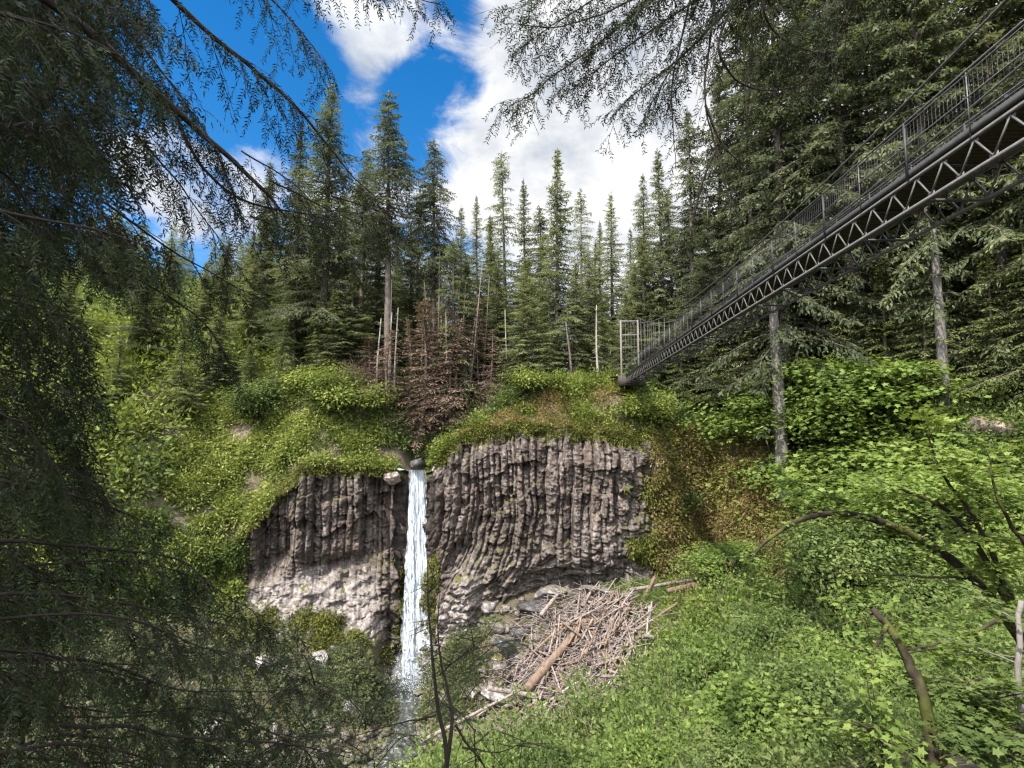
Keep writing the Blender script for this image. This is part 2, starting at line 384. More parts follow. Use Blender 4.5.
# gorge side: from far behind the eye to just under the foot of the cliff
gx = grid_axis(-300, 300, .45, 0, .06)
t = np.concatenate([np.linspace(0, .32, 18)[:-1], np.linspace(.32, 1, 150)])
gy = -200 + (cliff_y(gx)[:, None] + .9 + 200)*(1-(1-t[None])**2.2)
sheet('ground', gx, gy, gorge, M['ground'])
# far bank: from the cliff edge to the horizon
t = np.linspace(0, 1, 150)**2.6
py_ = cliff_y(gx)[:, None] + .12 + t[None]*900
sheet('hillside', gx, py_, plateau, M['bank'])

# ------------------------------------------------------------------ the cliff: basalt columns, with the notch of the fall
def build_cliff():
    dx = .085
    # sample along arc length
    xs = np.concatenate([np.linspace(-90, -32, 160)[:-1], np.linspace(-32, 30, 4000), np.linspace(30, 80, 140)[1:]])
    ys = cliff_y(xs); arc = np.concatenate([[0], np.cumsum(np.hypot(np.diff(xs), np.diff(ys)))])
    smid = np.interp([-32, 30], xs, arc)
    s = np.concatenate([np.linspace(0, smid[0], 120)[:-1], np.arange(smid[0], smid[1], dx), np.linspace(smid[1], arc[-1], 130)[1:]])
    x0 = np.interp(s, arc, xs); y0 = np.interp(s, arc, ys)
    ker = np.ones(7)/7
    y0 = np.convolve(np.pad(y0, 3, mode='edge'), ker, 'valid')
    k2 = np.ones(15)/15
    nx = np.convolve(np.pad(np.gradient(y0, s), 7, mode='edge'), k2, 'valid'); ny = np.convolve(np.pad(-np.gradient(x0, s), 7, mode='edge'), k2, 'valid')
    nn = np.hypot(nx, ny); nx, ny = nx/nn, ny/nn
    nv = 300
    v = np.linspace(0, 1, nv)                       # 0 at the rim, 1 below the foot
    top = cliff_top(x0) + .35*fbm(x0*.9, 0, 0, 41, 3); bot = cliff_bot(x0) - 3.0
    Sx = s[:, None]; Vv = v[None]; X = x0[:, None]; H = (top-bot)[:, None]; Z = top[:, None] - H*Vv
    rocky = (smooth(-30, -26, x0)*(1-smooth(14.5, 17.5, x0)))[:, None]
    left = (1-smooth(-11.5, -10.5, x0))[:, None]*rocky; right = smooth(-8.6, -8, x0)[:, None]*rocky
    notch = (smooth(-11.4, -10.9, x0)*(1-smooth(-8.7, -8.2, x0)))[:, None]
    # columns: bent and fanned low down on the right-hand face
    d = Vv*H
    sc = Sx + rocky*.13*fbm(X*.4, Z*.2, 0, 54, 3)*2 + right*(.026*np.maximum(d-5.5, 0)**2*smooth(9, -2, X-0) + .35*fbm(X*.15, Z*.2, 0, 51, 3)*2) + left*.25*fbm(X*.2, Z*.2, 0, 52, 2)
    wd = np.exp(rng.normal(-.48, .42, 700)); edges = np.concatenate([[s[0]-40], s[0]-40+np.cumsum(wd)])
    while edges[-1] < s[-1]+60: edges = np.concatenate([edges, edges[-1]+np.cumsum(np.exp(rng.normal(-.48, .42, 100)))])
    idx = np.clip(np.searchsorted(edges, sc)-1, 0, len(edges)-2)
    tt = (sc-edges[idx])/(edges[idx+1]-edges[idx]); wcol = np.diff(edges)[idx]
    ro = np.cumsum(rng.normal(0, .34, len(edges))); ro = ro - np.convolve(np.pad(ro, 5, mode='edge'), np.ones(11)/11, 'valid') + rng.uniform(-.25, .25, len(edges)); ph = rng.uniform(0, 10, len(edges))
    fa = rng.uniform(.12, .42, len(edges))[idx]; fb = rng.uniform(.12, .42, len(edges))[idx]; prof = np.minimum(np.minimum(tt/fa, (1-tt)/fb), 1)          # faceted column front
    tilt = (tt-.5)*rng.uniform(-.55, .55, len(edges))[idx]
    # each column is stepped where it has broken off
    lev = np.floor(Z/(1.3+.25*ph[idx]) + ph[idx] + .25*fbm(X*2, Z*.4, 0, 57, 2)); step = _hash(idx.astype(float), lev, lev*0, 5)-.5
    blocky = smooth(.50, .80, Vv + .1*fbm(X*.3, Z*.3, 0, 61, 3) + .16*smooth(0, 12, X)*right + .10*smooth(-4, -9, X)*right)
    colm = (.46*np.minimum(wcol, 1.2))*(prof-.6) + .8*ro[idx] + tilt*wcol + (.75*step + .5*(Z/2-np.floor(Z/2)-.5)*(_hash(idx.astype(float), lev, lev*0, 6)-.5))*(_hash(idx.astype(float), lev*0, lev*0, 8) > .35)
    # rubble-jointed rock lower down
    cx_, cz_ = sc/1.15 + .5*fbm(X*.5, Z*.5, 0, 71, 3)*2, Z/.95 + .7*fbm(X*.4, Z*.4, 0, 72, 3)*2
    ix, iz = np.floor(cx_), np.floor(cz_ + .5*(np.floor(cx_) % 2)); fx = cx_-ix; fz = cz_ + .5*(ix % 2)-iz
    blk = 1.0*(_hash(ix, iz, ix*0, 9)-.5) + .45*np.minimum(np.minimum(np.minimum(fx, 1-fx), np.minimum(fz, 1-fz))*4, 1)
    colm = colm*lerp(.35, 1.2, smooth(-.35, .35, fbm(X*.16, Z*.22, 0, 55, 3))) + .55*(np.floor((Z+1.6*fbm(X*.35, Z*.1, 0, 56, 3)*2)/3.1) % 2)*smooth(-.1, .2, fbm(X*.2, Z*.15, 0, 58, 2))
    disp = lerp(colm, blk*.8, blocky)
    big = .9*fbm(X*.22, Z*.16, 0, 81, 4) + .35*fbm(X*.9, Z*.8, 0, 82, 4)
    crack = -.32*np.exp(-(np.minimum(tt, 1-tt)*wcol/.07)**2)*(1-blocky*.6)
    lv2 = np.floor(Z/(.55+.09*ph[idx]) + ph[idx]*3); chip = -.42*(_hash(idx.astype(float), lv2, lv2*0, 31) < .16) + .16*(_hash(idx.astype(float), lv2, lv2*0, 32)-.5)
    fine = chip*(1-.4*blocky) + crack + .20*fbm(X*2.0, Z*1.9, 0, 83, 4) + .16*fbm(sc*6.5, Z*5.5, 0, 84, 2) + .10*(_hash(np.floor(sc*4), np.floor(Z*3), ix*0, 17)-.5)
    bay = -1.5*smooth(.0, .22, fbm(X*.42, Z*.05, 0, 93, 3))*smooth(.66, .5, Vv + .1*fbm(X*.5, 0, 0, 94, 3))*smooth(.02, .10, Vv)*left
    off = rocky*(bay + disp + big*1.0 + fine)
    # left: columns overhang a pale bulging apron; right: slight overhang then a hollow foot
    apron = smooth(.46, .60, Vv + .10*fbm(X*.3, 0, 0, 91, 3) - .05*smooth(-20, -26, X))*left*(1-smooth(-14.2, -12.2, X))
    off = off*(1-apron*.62) + apron*(.5 + 2.2*fbm(X*.28, Z*.32, 0, 92, 5) + 2.4*smooth(.5, 1.0, Vv)) + left*(1-apron)*.5*smooth(0, .5, Vv)*0
    off = off + right*(1.0*smooth(.0, .25, Vv) - 2.2*smooth(.60, .84, Vv)*smooth(-2, 3, X)*(1-smooth(9, 13, X)))
    off = off + right*(smooth(-7.2, -6.2, X)*(1-smooth(-4.2, -2.5, X)))*1.8*smooth(.60, .72, Vv)
    # vegetated slopes at both ends
    slope = 1-rocky
    off = off + slope*(lerp(1.0, 7.5, smooth(18, 26, X)*1.0)*Vv*1.3 + 1.1*fbm(X*.28, Z*.28, 0, 95, 5) + .25*fbm(X*1.5, Z*1.5, 0, 96, 3))*smooth(0, .05, Vv)
    off = off*np.maximum(smooth(0, .02, Vv), .15) * (1-notch) + notch*(.5*fbm(X*1.4, Z*.5, 0, 99, 4) + 1.6*Vv)
    rim = smooth(.07, 0, Vv)
    off = off*(1-rim) - rim*.2
    off = off - 2.2*smooth(.012, 0, Vv)
    PX = X + nx[:, None]*off; PY = y0[:, None] + ny[:, None]*off
    PZ = Z + .15*rocky*fbm(X*1.2, Z*1.2, 0, 97, 3)
    pale = np.clip(apron*(smooth(.52, .66, Vv)*.95) + right*(1-smooth(-4.5, -2, X))*smooth(.68, .74, Vv)*1.0
                   + right*.35*smooth(.35, .75, Vv)*smooth(.0, .5, fbm(X*.3, Z*.3, 0, 88, 4)+.35), 0, 1)*np.ones_like(PX)
    moss = slope*.28 + rocky*.55*smooth(.10, .0, Vv + .06*fbm(X*.6, Z*.6, 0, 77, 3)) + right*.3*smooth(9.5, 14, X + 3*fbm(X*.3, Z*.3, 0, 78, 3)) + notch*.22*smooth(.2, .6, Vv)
    moss = moss + left*.42*smooth(.82, .95, Vv+.1*fbm(X*.4, Z*.4, 0, 79, 3))
    moss = moss + left*.5*smooth(-22, -27, X + 2.5*fbm(X*.3, Z*.3, 0, 74, 3)) + rocky*.15*smooth(.1, .5, fbm(X*1.1, Z*.16, 0, 75, 4))
    moss = moss*np.ones_like(PX)
    wet = smooth(2.9, 1.3, np.abs(X+9.8) + .9*fbm(X*.8, Z*.25, 0, 76, 3))*rocky*np.ones_like(PX) + .6*smooth(.18, .5, fbm(X*.7, Z*.12, 0, 73, 4))*rocky
    V = np.stack([PX, PY, PZ], -1); n, m = PX.shape
    i = np.arange(n-1)[:, None]*m; j = np.arange(m-1)[None]
    F = np.stack([i+j, i+j+1, i+m+j+1, i+m+j], -1).reshape(-1, 4)
    o = structure(make_mesh('cliff', V.reshape(-1, 3), F, M['cliff'], None, False, {'pale': pale.ravel(), 'moss': moss.ravel(), 'wet': wet.ravel()}))
    return V, x0, v
CV, CXS, CVS = build_cliff()
def on_cliff(x, v):
    """point and outward normal on the cliff near x (array), depth fraction v (array)"""
    i = np.clip(np.searchsorted(CXS, x), 2, len(CXS)-3); j = np.clip((v*(len(CVS)-1)).astype(int), 1, len(CVS)-2)
    P = CV[i, j]; N = unit(np.cross(CV[i, j+1]-CV[i, j-1], CV[i+2, j]-CV[i-2, j]))
    N[N[:, 1] > 0] *= -1
    return P, N

def hit(px, py, y0=4.0, y1=140.0):
    """where the line of sight (px,py) meets the ground or the cliff"""
    y = np.arange(y0, y1, .12); q = W(px, py, 1.0); P = q[None]*y[:, None]
    cy = cliff_y(P[:, 0]); zg = np.where(y > cy, plateau(P[:, 0], y), gorge(P[:, 0], y))
    k = np.where(P[:, 2] < zg)[0]
    return P[k[0]] if len(k) else W(px, py, 60)
# ------------------------------------------------------------------ conifers
def conifer(name, H, cb, R, mat, bark, dens=1.0, droop=.35, up=.35, shape=.8, leafL=.34, leafW=.085, gap=.3, r0=None, spacing=.5, dead=10, sway=0.0):
    """prototype: (trunk mesh, crown mesh) of a conifer H metres tall whose crown starts at fraction cb"""
    tr = MB(); r0 = r0 or H*.0145
    zz = np.linspace(0, H, 22); w = rng.uniform(-1, 1, 2)
    cxy = np.stack([sway*np.sin(zz/H*3)*w[0], sway*np.sin(zz/H*2.4)*w[1], zz], -1)
    tr.tube(cxy, r0*(1-.93*(zz/H)**.9)*(1+.5*np.exp(-zz/1.2)), 9, True, .05)
    P, D, N, L = [], [], [], []
    z = cb*H
    seed = int(rng.integers(1e6))
    def branch(z, Lb, az, e0, foliage=True):
        c = np.array([math.cos(az), math.sin(az), 0.]); s_ = np.array([-c[1], c[0], 0.])
        base = np.array([np.interp(z, zz, cxy[:, 0]), np.interp(z, zz, cxy[:, 1]), z])
        m = max(4, int(Lb/.24*dens)); s = np.linspace(.10, 1, m)
        dz = math.sin(e0)*s - droop*s**1.7 + up*.45*np.maximum(s-.55, 0)**1.3
        pts = base + Lb*(c*(s*math.cos(e0))[:, None]) + Lb*dz[:, None]*np.array([0, 0, 1.])
        pts = pts + s_*(Lb*.06*np.sin(s*5+az*3))[:, None]
        k = np.linspace(0, 1, 5); bp = base + (np.concatenate([[base], pts])[np.round(k*m).astype(int)]-base)
        tr.tube(bp, np.linspace(max(.012, .014*Lb), .006, 5), 4, False)
        if not foliage: return
        T = unit(np.gradient(pts, axis=0))
        for side in (-1, 1):
            tl = Lb*(.10+.36*(1-s)*np.minimum(1, s*3.2+.2))*rng.uniform(.5, 1.25, m)
            tl = np.clip(tl, .12, 1.5)
            ang = rng.uniform(.55, 1.0, m)
            td = T*np.cos(ang)[:, None] + side*s_*np.sin(ang)[:, None] + np.array([0, 0, -1.])*rng.uniform(.05, .5, m)[:, None]*(.4+droop)
            td = unit(td)
            nc = np.maximum(1, np.ceil(tl/(leafL*.62))).astype(int)
            for q in range(nc.max()):
                ok = nc > q
                f = (q+.1)/np.maximum(nc, 1)
                p = pts + td*(tl*f)[:, None] + np.array([0, 0, -1.])*(droop*.35*(tl*f)**1.5)[:, None]
                jd = unit(td + rng.normal(0, .38, (m, 3)) + np.array([0, 0, -.18]))
                P.append(p[ok]); D.append(jd[ok]); N.append(unit(np.array([0, 0, 1.]) + rng.normal(0, .5, (m, 3)))[ok]); L.append((leafL*rng.uniform(.6, 1.25, m))[ok])
        P.append(pts); D.append(unit(T + rng.normal(0, .3, (m, 3)))); N.append(unit(np.array([0, 0, 1.]) + rng.normal(0, .4, (m, 3)))); L.append(leafL*rng.uniform(.7, 1.2, m))
    while z < H*.985:
        t = (z-cb*H)/(H-cb*H)
        Lmax = R*((1-t)**shape)*(.55+.45*min(1, t*5)) + .12
        nb = int(rng.integers(4, 7)) if t < .93 else 4
        a0 = rng.uniform(0, 6.28)
        for b in range(nb):
            az = a0 + b*2*math.pi/nb + rng.uniform(-.4, .4)
            g = float(vnoise(np.array([math.cos(az)*1.1+5]), np.array([math.sin(az)*1.1+5]), np.array([z*.45]), seed)[0])
            if g < gap: continue
            branch(z + rng.uniform(-.2, .2), Lmax*rng.uniform(.42, 1.18)*(.45+1.05*g), az, lerp(.05, .75, t**1.4) + rng.uniform(-.15, .15))
        z += spacing*rng.uniform(.7, 1.3)*(1-.45*t)
    for k in range(dead):
        z_ = rng.uniform(.12, 1)*cb*H
        branch(z_, R*rng.uniform(.15, .5), rng.uniform(0, 6.28), rng.uniform(-.2, .3), False)
    top = cxy[-1]
    n = 10
    P.append(top - np.array([0, 0, 1.])*rng.uniform(0, 1.0, n)[:, None]); D.append(unit(rng.normal(0, .4, (n, 3)) + np.array([0, 0, 1.]))); N.append(rand_dirs(n)); L.append(np.full(n, leafL*.8))
    P, D, N, L = (np.concatenate(q) for q in (P, D, N, L))
    V, F = leaves(P, D, N, L, L*(leafW/leafL), DIAMOND)
    to = tr.build(name+'_trunk', M[bark]); co = make_mesh(name+'_crown', V, F, M[mat])
    COL.objects.unlink(to); COL.objects.unlink(co)
    tm, cm = to.data, co.data; bpy.data.objects.remove(to); bpy.data.objects.remove(co)
    return dict(H=H, trunk=tm, crown=cm, V=V, F=F, mat=M[mat])

PROTO = {
 'fir':    conifer('fir', 32, .14, 5.8, 'fir_dark', 'bark', 1.15, .42, .4, .75, gap=.24, spacing=.46, leafW=.11),
 'fir2':   conifer('fir2', 32, .16, 5.4, 'fir_dark', 'bark', 1.15, .5, .4, .7, gap=.29, spacing=.5, leafW=.11),
 'fir_bare': conifer('fir_bare', 34, .46, 4.6, 'fir_dark', 'bark', 1.1, .55, .4, .6, gap=.27, spacing=.5, leafW=.11, dead=26),
 'spire':  conifer('spire', 30, .08, 4.8, 'fir_mid', 'bark', 1.15, .38, .4, .85, gap=.25, spacing=.45, leafW=.11),
 'spire2': conifer('spire2', 30, .12, 4.2, 'fir_mid', 'bark', 1.15, .45, .35, .8, gap=.29, spacing=.48, leafW=.11),
 'pale':   conifer('pale', 28, .06, 5.0, 'fir_pale', 'bark', 1.15, .36, .35, .9, gap=.22, spacing=.44, leafW=.11),
 'cedar':  conifer('cedar', 18, .05, 3.8, 'cedar', 'bark', 1.05, .5, .55, .8, gap=.24, spacing=.42, leafL=.30, leafW=.10),
 'giant':  conifer('giant', 46, .10, 7.0, 'fir_mid', 'bark', 1.0, .5, .4, .55, gap=.27, spacing=.62, leafL=.42, leafW=.15, r0=.5),
 'giant2': conifer('giant2', 46, .16, 6.4, 'fir_dark', 'bark', 1.0, .55, .4, .5, gap=.30, spacing=.66, leafL=.42, leafW=.15, r0=.55),
 'broken': conifer('broken', 30, .10, 4.4, 'fir_pale', 'bark', 1.0, .55, .3, .45, gap=.36, spacing=.5, leafW=.10),
 'dead':   conifer('dead', 15, .12, 2.4, 'dead', 'snag_red', 1.0, .42, .25, .7, gap=.36, spacing=.36, leafL=.30, leafW=.06, sway=.5),
}
ALT = {k: [k] for k in PROTO}
for k, a in (('fir', (33, .10, 5.2, 'fir_dark', 'bark', 1.15, .5, .4, .62)), ('fir2', (31, .22, 5.6, 'fir_mid', 'bark', 1.1, .46, .4, .8)), ('spire', (30, .06, 4.2, 'fir_pale', 'bark', 1.1, .44, .4, .72)), ('pale', (28, .10, 4.4, 'fir_pale', 'bark', 1.1, .42, .35, .78)), ('cedar', (18, .04, 4.2, 'cedar', 'bark', 1.0, .58, .5, .7)), ('giant', (46, .14, 6.2, 'fir_dark', 'bark', .95, .55, .4, .6)), ('giant2', (46, .08, 6.8, 'fir_mid', 'bark', .95, .5, .4, .48))):
    g = k.startswith('giant'); PROTO[k+'_other'] = conifer(k, *a, gap=.28, spacing=.62 if g else .46, leafL=.42 if g else .33, leafW=.15 if g else .11, r0=.5 if g else None, sway=.35); ALT[k].append(k+'_other')
def snag_mesh(name, H, r0, nb, mat):
    tr = MB(); zz = np.linspace(0, H, 12)
    P = np.stack([.012*H*np.sin(zz/H*4), .01*H*np.cos(zz/H*3), zz], -1)
    tr.tube(P, r0*(1-.72*zz/H), 7, True, .06)
    for k in range(nb):
        z = H*rng.uniform(.2, .97); az = rng.uniform(0, 6.28); Lb = rng.uniform(.3, 1.3)*(1.2-z/H)
        c = np.array([math.cos(az), math.sin(az), rng.uniform(-.3, .25)])
        b = np.array([0, 0, z]); tr.tube([b, b+c*Lb*.5, b+c*Lb+np.array([0, 0, -.12*Lb])], [.03, .02, .008], 4, False)
    o = tr.build(name, M[mat]); me = o.data; bpy.data.objects.remove(o); return me
SNAGS = [(11., snag_mesh('snag_pole', 11, .17, 30, 'snag')), (13., snag_mesh('snag_pole', 13, .13, 12, 'snag')), (12., snag_mesh('snag_pole', 12, .2, 36, 'snag_red'))]

def ground_at(x, y):
    return float(plateau(x, y)) if y > float(cliff_y(x)) else float(gorge(x, y))

def plant_tree(kind, px, py_top, d, label, name='conifer', cat='conifer', group=None, wide=1.0, base=None):
    p = PROTO[ALT[kind][int(rng.integers(len(ALT[kind])))]]; q = W(px, py_top, d); z0 = ground_at(q[0], d) - .25 if base is None else base
    H = max(q[2]-z0, 4.0); sc = H/p['H']
    t = thing(name, label, cat, (q[0], q[1], z0), group, rng.uniform(0, 6.28))
    wf = wide*np.clip((1/sc)**.35, .75, 1.4)
    t.scale = (sc*wf, sc*wf, sc); t.rotation_euler = (rng.normal(0, .014), rng.normal(0, .014), t.rotation_euler[2])
    part(p['trunk'], 'trunk', t); part(p['crown'], 'crown', t)
    return t

SKY = 'conifers along the far rim of the gorge'
FAR = [
 # kind, px, top, depth, label, width
 ('fir', 330, 82, 64, 'broad dark fir, tallest behind the mossy mound, against cloud', 1.15),
 ('fir2', 300, 128, 72, 'dark fir half hidden by hanging hemlock boughs, beside the broadest fir', 1.0),
 ('fir', 268, 160, 76, 'shadowy fir seen through the drooping hemlock boughs', 1.0),
 ('fir_bare', 394, 93, 63, 'dark open-crowned fir standing above the bare snags', 1.1),
 ('fir_bare', 364, 150, 73, 'shorter dark fir filling the gap between two tall open firs', 1.0),
 ('fir_bare', 437, 136, 65, 'dark fir with drooping skirt straight above the waterfall', 1.0),
 ('spire2', 462, 205, 82, 'small grey-green spire just past the fir above the waterfall', 1.0),
 ('spire', 479, 194, 88, 'thin bluish spire against blue sky patch between the trees', .8),
 ('broken', 508, 153, 78, 'slender tall spire in a pair before the big white cloud', .9),
 ('spire', 525, 181, 74, 'shorter partner of the slender spire before the white cloud', .9),
 ('pale', 555, 146, 65, 'tall sunlit spire with pale green lower boughs in mid-skyline', .95),
 ('broken', 579, 190, 76, 'thin spire close behind the sunlit skyline tree', .8),
 ('spire', 598, 222, 98, 'low faint spire deep in the gap of cloud', .9),
 ('pale', 611, 192, 73, 'narrow symmetrical spire standing above the wooden bridge tower', .95),
 ('spire2', 628, 228, 92, 'small thin treetop in the notch before the dark firs', .8),
 ('fir2', 641, 172, 70, 'dark fir at the edge of the cloud gap', .8),
 ('spire', 661, 148, 66, 'tall narrow fir rising behind the far end of the footbridge', 1.0),
 ('fir', 683, 105, 64, 'tall dark fir touching the dangling twigs of overhanging branch', .85),
 ('fir2', 709, 60, 66, 'very tall open fir behind the dangling twigs', .9),
 ('spire', 545, 236, 104, 'distant short spire showing between two skyline trees', .9),
 ('spire2', 490, 232, 100, 'distant short spire low in the blue gap', .9),
 ('pale', 530, 258, 61, 'pale green young conifer above the cliff rim', 1.3),
 ('pale', 574, 262, 63, 'pale bushy conifer beside the sunlit skyline tree', 1.1),
 ('cedar', 602, 300, 62, 'pale feathery cedar beside the bridge tower', .8),
 ('cedar', 650, 292, 63, 'light green cedar behind the far bridge railing', .9),
 ('pale', 494, 215, 70, 'soft grey-green conifer beside the slender skyline pair', 1.0), ('fir', 540, 205, 82, 'dusky conifer just behind the sunlit skyline tree', 1.0), ('spire', 592, 240, 70, 'bushy conifer left of the narrow symmetrical spire', 1.0), ('fir2', 672, 190, 74, 'dark conifer between the two tallest trees behind the bridge', 1.0), ('pale', 634, 262, 66, 'pale drooping conifer behind the bridge tower top', 1.1), ('broken', 418, 190, 76, 'ragged grey conifer between two dark bare-stemmed firs', 1.0), ('fir', 345, 190, 80, 'dusky fir deep between the two tall dark firs', 1.1), ('broken', 455, 240, 62, 'ragged grey conifer above the brown thicket', 1.0),
 ('cedar', 548, 318, 60, 'short pale cedar just behind the cliff-top hump', .75),
]
WALL = [
 ('giant', 738, -20, 62, 'tall shaggy fir behind the curved dark limb', 1.0),
 ('giant2', 765, -120, 54, 'huge dark fir over the middle of the footbridge', 1.0),
 ('giant', 800, -60, 60, 'olive-green giant fir with sunlit tips above the bridge deck', 1.0),
 ('giant2', 826, -180, 52, 'deeply shaded giant fir beyond the first bridge posts', 1.0),
 ('giant', 858, -120, 58, 'giant fir with ragged gaps of sky beside it', 1.0),
 ('giant2', 893, -230, 49, 'giant fir with bare brown trunk crossing the bridge railing', .9),
 ('giant', 925, -160, 55, 'giant fir behind the tallest railing post', 1.0),
 ('giant2', 958, -280, 46, 'giant fir with straight grey trunk below the bridge', .95),
 ('giant', 990, -200, 50, 'giant mossy fir above the near end of the bridge', 1.0),
 ('giant2', 1030, -300, 42, 'giant fir cut by the frame edge above the rock outcrop', 1.0),
 ('giant', 1075, -280, 40, 'giant fir mostly outside the frame beyond the outcrop', 1.0),
 ('cedar', 712, 292, 58, 'drooping cedar under the far third of the bridge', 1.0),
 ('cedar', 740, 300, 57, 'full pale cedar with layered fronds beneath the bridge', 1.15),
 ('cedar', 800, 262, 56, 'large cedar behind the bare grey trunk', 1.2),
 ('cedar', 842, 262, 52, 'layered cedar in the shade below the truss', 1.2),
 ('cedar', 878, 250, 50, 'green cedar with sweeping fronds above the bright maples', 1.2),
 ('cedar', 916, 268, 47, 'cedar in front of the straight grey trunk', 1.1),
 ('cedar', 985, 250, 44, 'dark cedar overhanging the rock outcrop', 1.2),
 ('cedar', 1022, 225, 42, 'shaded cedar at the frame edge under the bridge', 1.2),
]
def build_trees():
    for k, px, pt, d, lab, w in FAR: plant_tree(k, px, pt, d, lab, 'conifer', 'conifer', SKY, w)
    for k, px, pt, d, lab, w in WALL: plant_tree(k, px, pt, d, lab, 'cedar' if k == 'cedar' else 'giant_fir', 'cedar' if k == 'cedar' else 'fir', 'forest on the shaded bank behind the bridge', w)
    SLOPE = [('fir2', 228, 236, 70, 'dark hillside fir among the hemlock boughs', 1.2), ('spire', 256, 250, 67, 'mid-green conifer on the slope above the moss mound', 1.3), ('pale', 205, 262, 68, 'pale conifer low on the wooded slope', 1.3),
             ('spire', 352, 268, 63, 'grey-green conifer behind the snags and mound', 1.4), ('cedar', 318, 300, 62, 'feathery grey cedar on top of the moss mound', 1.0), ('fir', 380, 225, 68, 'dense shadowy fir behind the cluster of snags', 1.2), ('spire2', 412, 230, 72, 'grey conifer between the snags', 1.5),
             ('spire2', 466, 262, 70, 'grey-brown conifer at the head of the stream gully', 1.6), ('cedar', 286, 320, 60, 'small cedar at the crest of the moss mound', .9), ('spire', 170, 240, 74, 'shaded conifer far behind the hanging boughs', 1.3), ('fir', 120, 225, 78, 'dark conifer showing through the thickest boughs', 1.3)]
    SLOPE += [('pale', 30, 250, 66, 'pale conifer behind the thickest hemlock boughs', 1.3), ('spire', 70, 262, 62, 'mid-green conifer low behind the thick hemlock boughs', 1.4), ('fir', 150, 258, 60, 'dark conifer above the side cascade slope', 1.3), ('cedar', 182, 330, 57, 'feathery cedar standing on the slope beside the mound', 1.3), ('pale', 222, 300, 61, 'light conifer at the wooded end of the mound', 1.3), ('cedar', 120, 340, 55, 'drooping cedar on the shaded left slope', 1.3),
              ('cedar', 250, 345, 59, 'small dense cedar behind the bush at the mound end', 1.2), ('fir', 300, 262, 64, 'shaggy dark fir directly behind the mound crest', 1.4), ('spire', 335, 292, 62, 'grey conifer behind the crest bush', 1.5), ('cedar', 420, 352, 63, 'low grey-green cedar at the foot of the poles', 1.2), ('pale', 445, 348, 67, 'small pale conifer inside the brown thicket', 1.5), ('cedar', 505, 350, 60, 'soft young cedar beside the white pole', 1.2), ('spire', 500, 262, 66, 'grey conifer behind the white pole', 1.4), ('pale', 625, 292, 61, 'pale conifer just behind the bridge tower', 1.1), ('cedar', 680, 300, 60, 'cedar showing through the railing of the far bridge', 1.0), ('pale', 590, 250, 66, 'slim pale conifer between the hump and tower', 1.1), ('spire', 645, 235, 64, 'mid-green conifer over the far bridge deck', 1.3), ('fir', 700, 210, 60, 'dark conifer behind the middle railing', 1.0)]
    for k, px, pt, d, lab, w in SLOPE: plant_tree(k, px, pt, d, lab, 'conifer', 'conifer', 'conifers on the slope above the mound', w)
    DEAD = [(418, 300, 59.5, 'tall brown dead conifer crowding the tall grey bare trunk', 1.7), (446, 300, 62, 'twiggy rust-brown conifer behind the reddish snag', 1.8), (474, 300, 63, 'leafless brown conifer behind the gully mouth', 1.7), (392, 330, 60, 'small brown dead conifer among the short poles', 1.8), (372, 335, 61, 'grey-brown dead conifer touching the mound bush', 1.7), (456, 345, 59.5, 'low bushy dead conifer over the scree', 1.9), (432, 296, 60.5, 'rusty dead conifer tangled among snags above the fall', 1.5), (462, 318, 60.5, 'brown dead conifer with fine twigs at gully head', 1.5), (408, 318, 61, 'brittle brown dead conifer beside the mound', 1.3), (488, 330, 61, 'thin dead conifer by the single white pole', 1.3)]
    for px, pt, d, lab, w in DEAD: plant_tree('dead', px, pt, d, lab, 'dead_conifer', 'dead tree', 'dead conifers above the waterfall', w)
    SN = [(379, 318, 61, 0, 'bare pale pole nearest the mossy mound'), (389, 312, 61.5, 1, 'thin bare pole in the short cluster'), (397, 308, 62, 0, 'bleached pole, tallest in the short cluster'), (420, 285, 66, 1, 'slim bare pole between cluster and tall pair'), (436, 250, 64, 2, 'tall reddish snag with peeling bark'), (443, 262, 65, 1, 'pale bare trunk just beside the reddish snag'), (453, 252, 66, 0, 'tall grey bare trunk above the waterfall'),
          (505, 310, 61, 1, 'single white bare pole apart from the others'), (478, 330, 68, 2, 'dark stubby snag in the brown thicket'), (598, 305, 60, 0, 'grey bare trunk on the hump beside pale conifers'), (570, 322, 60, 2, 'brown bare trunk beside the sunlit skyline tree')]
    for px, pt, d, i, lab in SN:
        h, me = SNAGS[i]; q = W(px, pt, d); z0 = ground_at(q[0], d)-.2; s = (q[2]-z0)/h
        o = bpy.data.objects.new('snag', me); COL.objects.link(o); o.location = (q[0], d, z0); o.scale = (1, 1, s); o.rotation_euler = (rng.uniform(-.03, .03), rng.uniform(-.04, .04), rng.uniform(0, 6))
        tag(o, lab, 'dead trunk', 'bare trunks above the cliff')
    for k in range(16):
        px = rng.uniform(384, 486); d = rng.uniform(60, 66); q = W(px, rng.uniform(262, 325), d); h, me = SNAGS[k % 3]; z0 = ground_at(q[0], d)-.2; s = (q[2]-z0)/h
        o = bpy.data.objects.new('snag', me); COL.objects.link(o); o.location = (q[0], d, z0); o.scale = (.62, .62, s); o.rotation_euler = (rng.normal(0, .05), rng.normal(0, .05), rng.uniform(0, 6))
        tag(o, 'thin bare trunk standing in the brown thicket above the waterfall', 'dead trunk', 'thin bare trunks in the brown thicket')
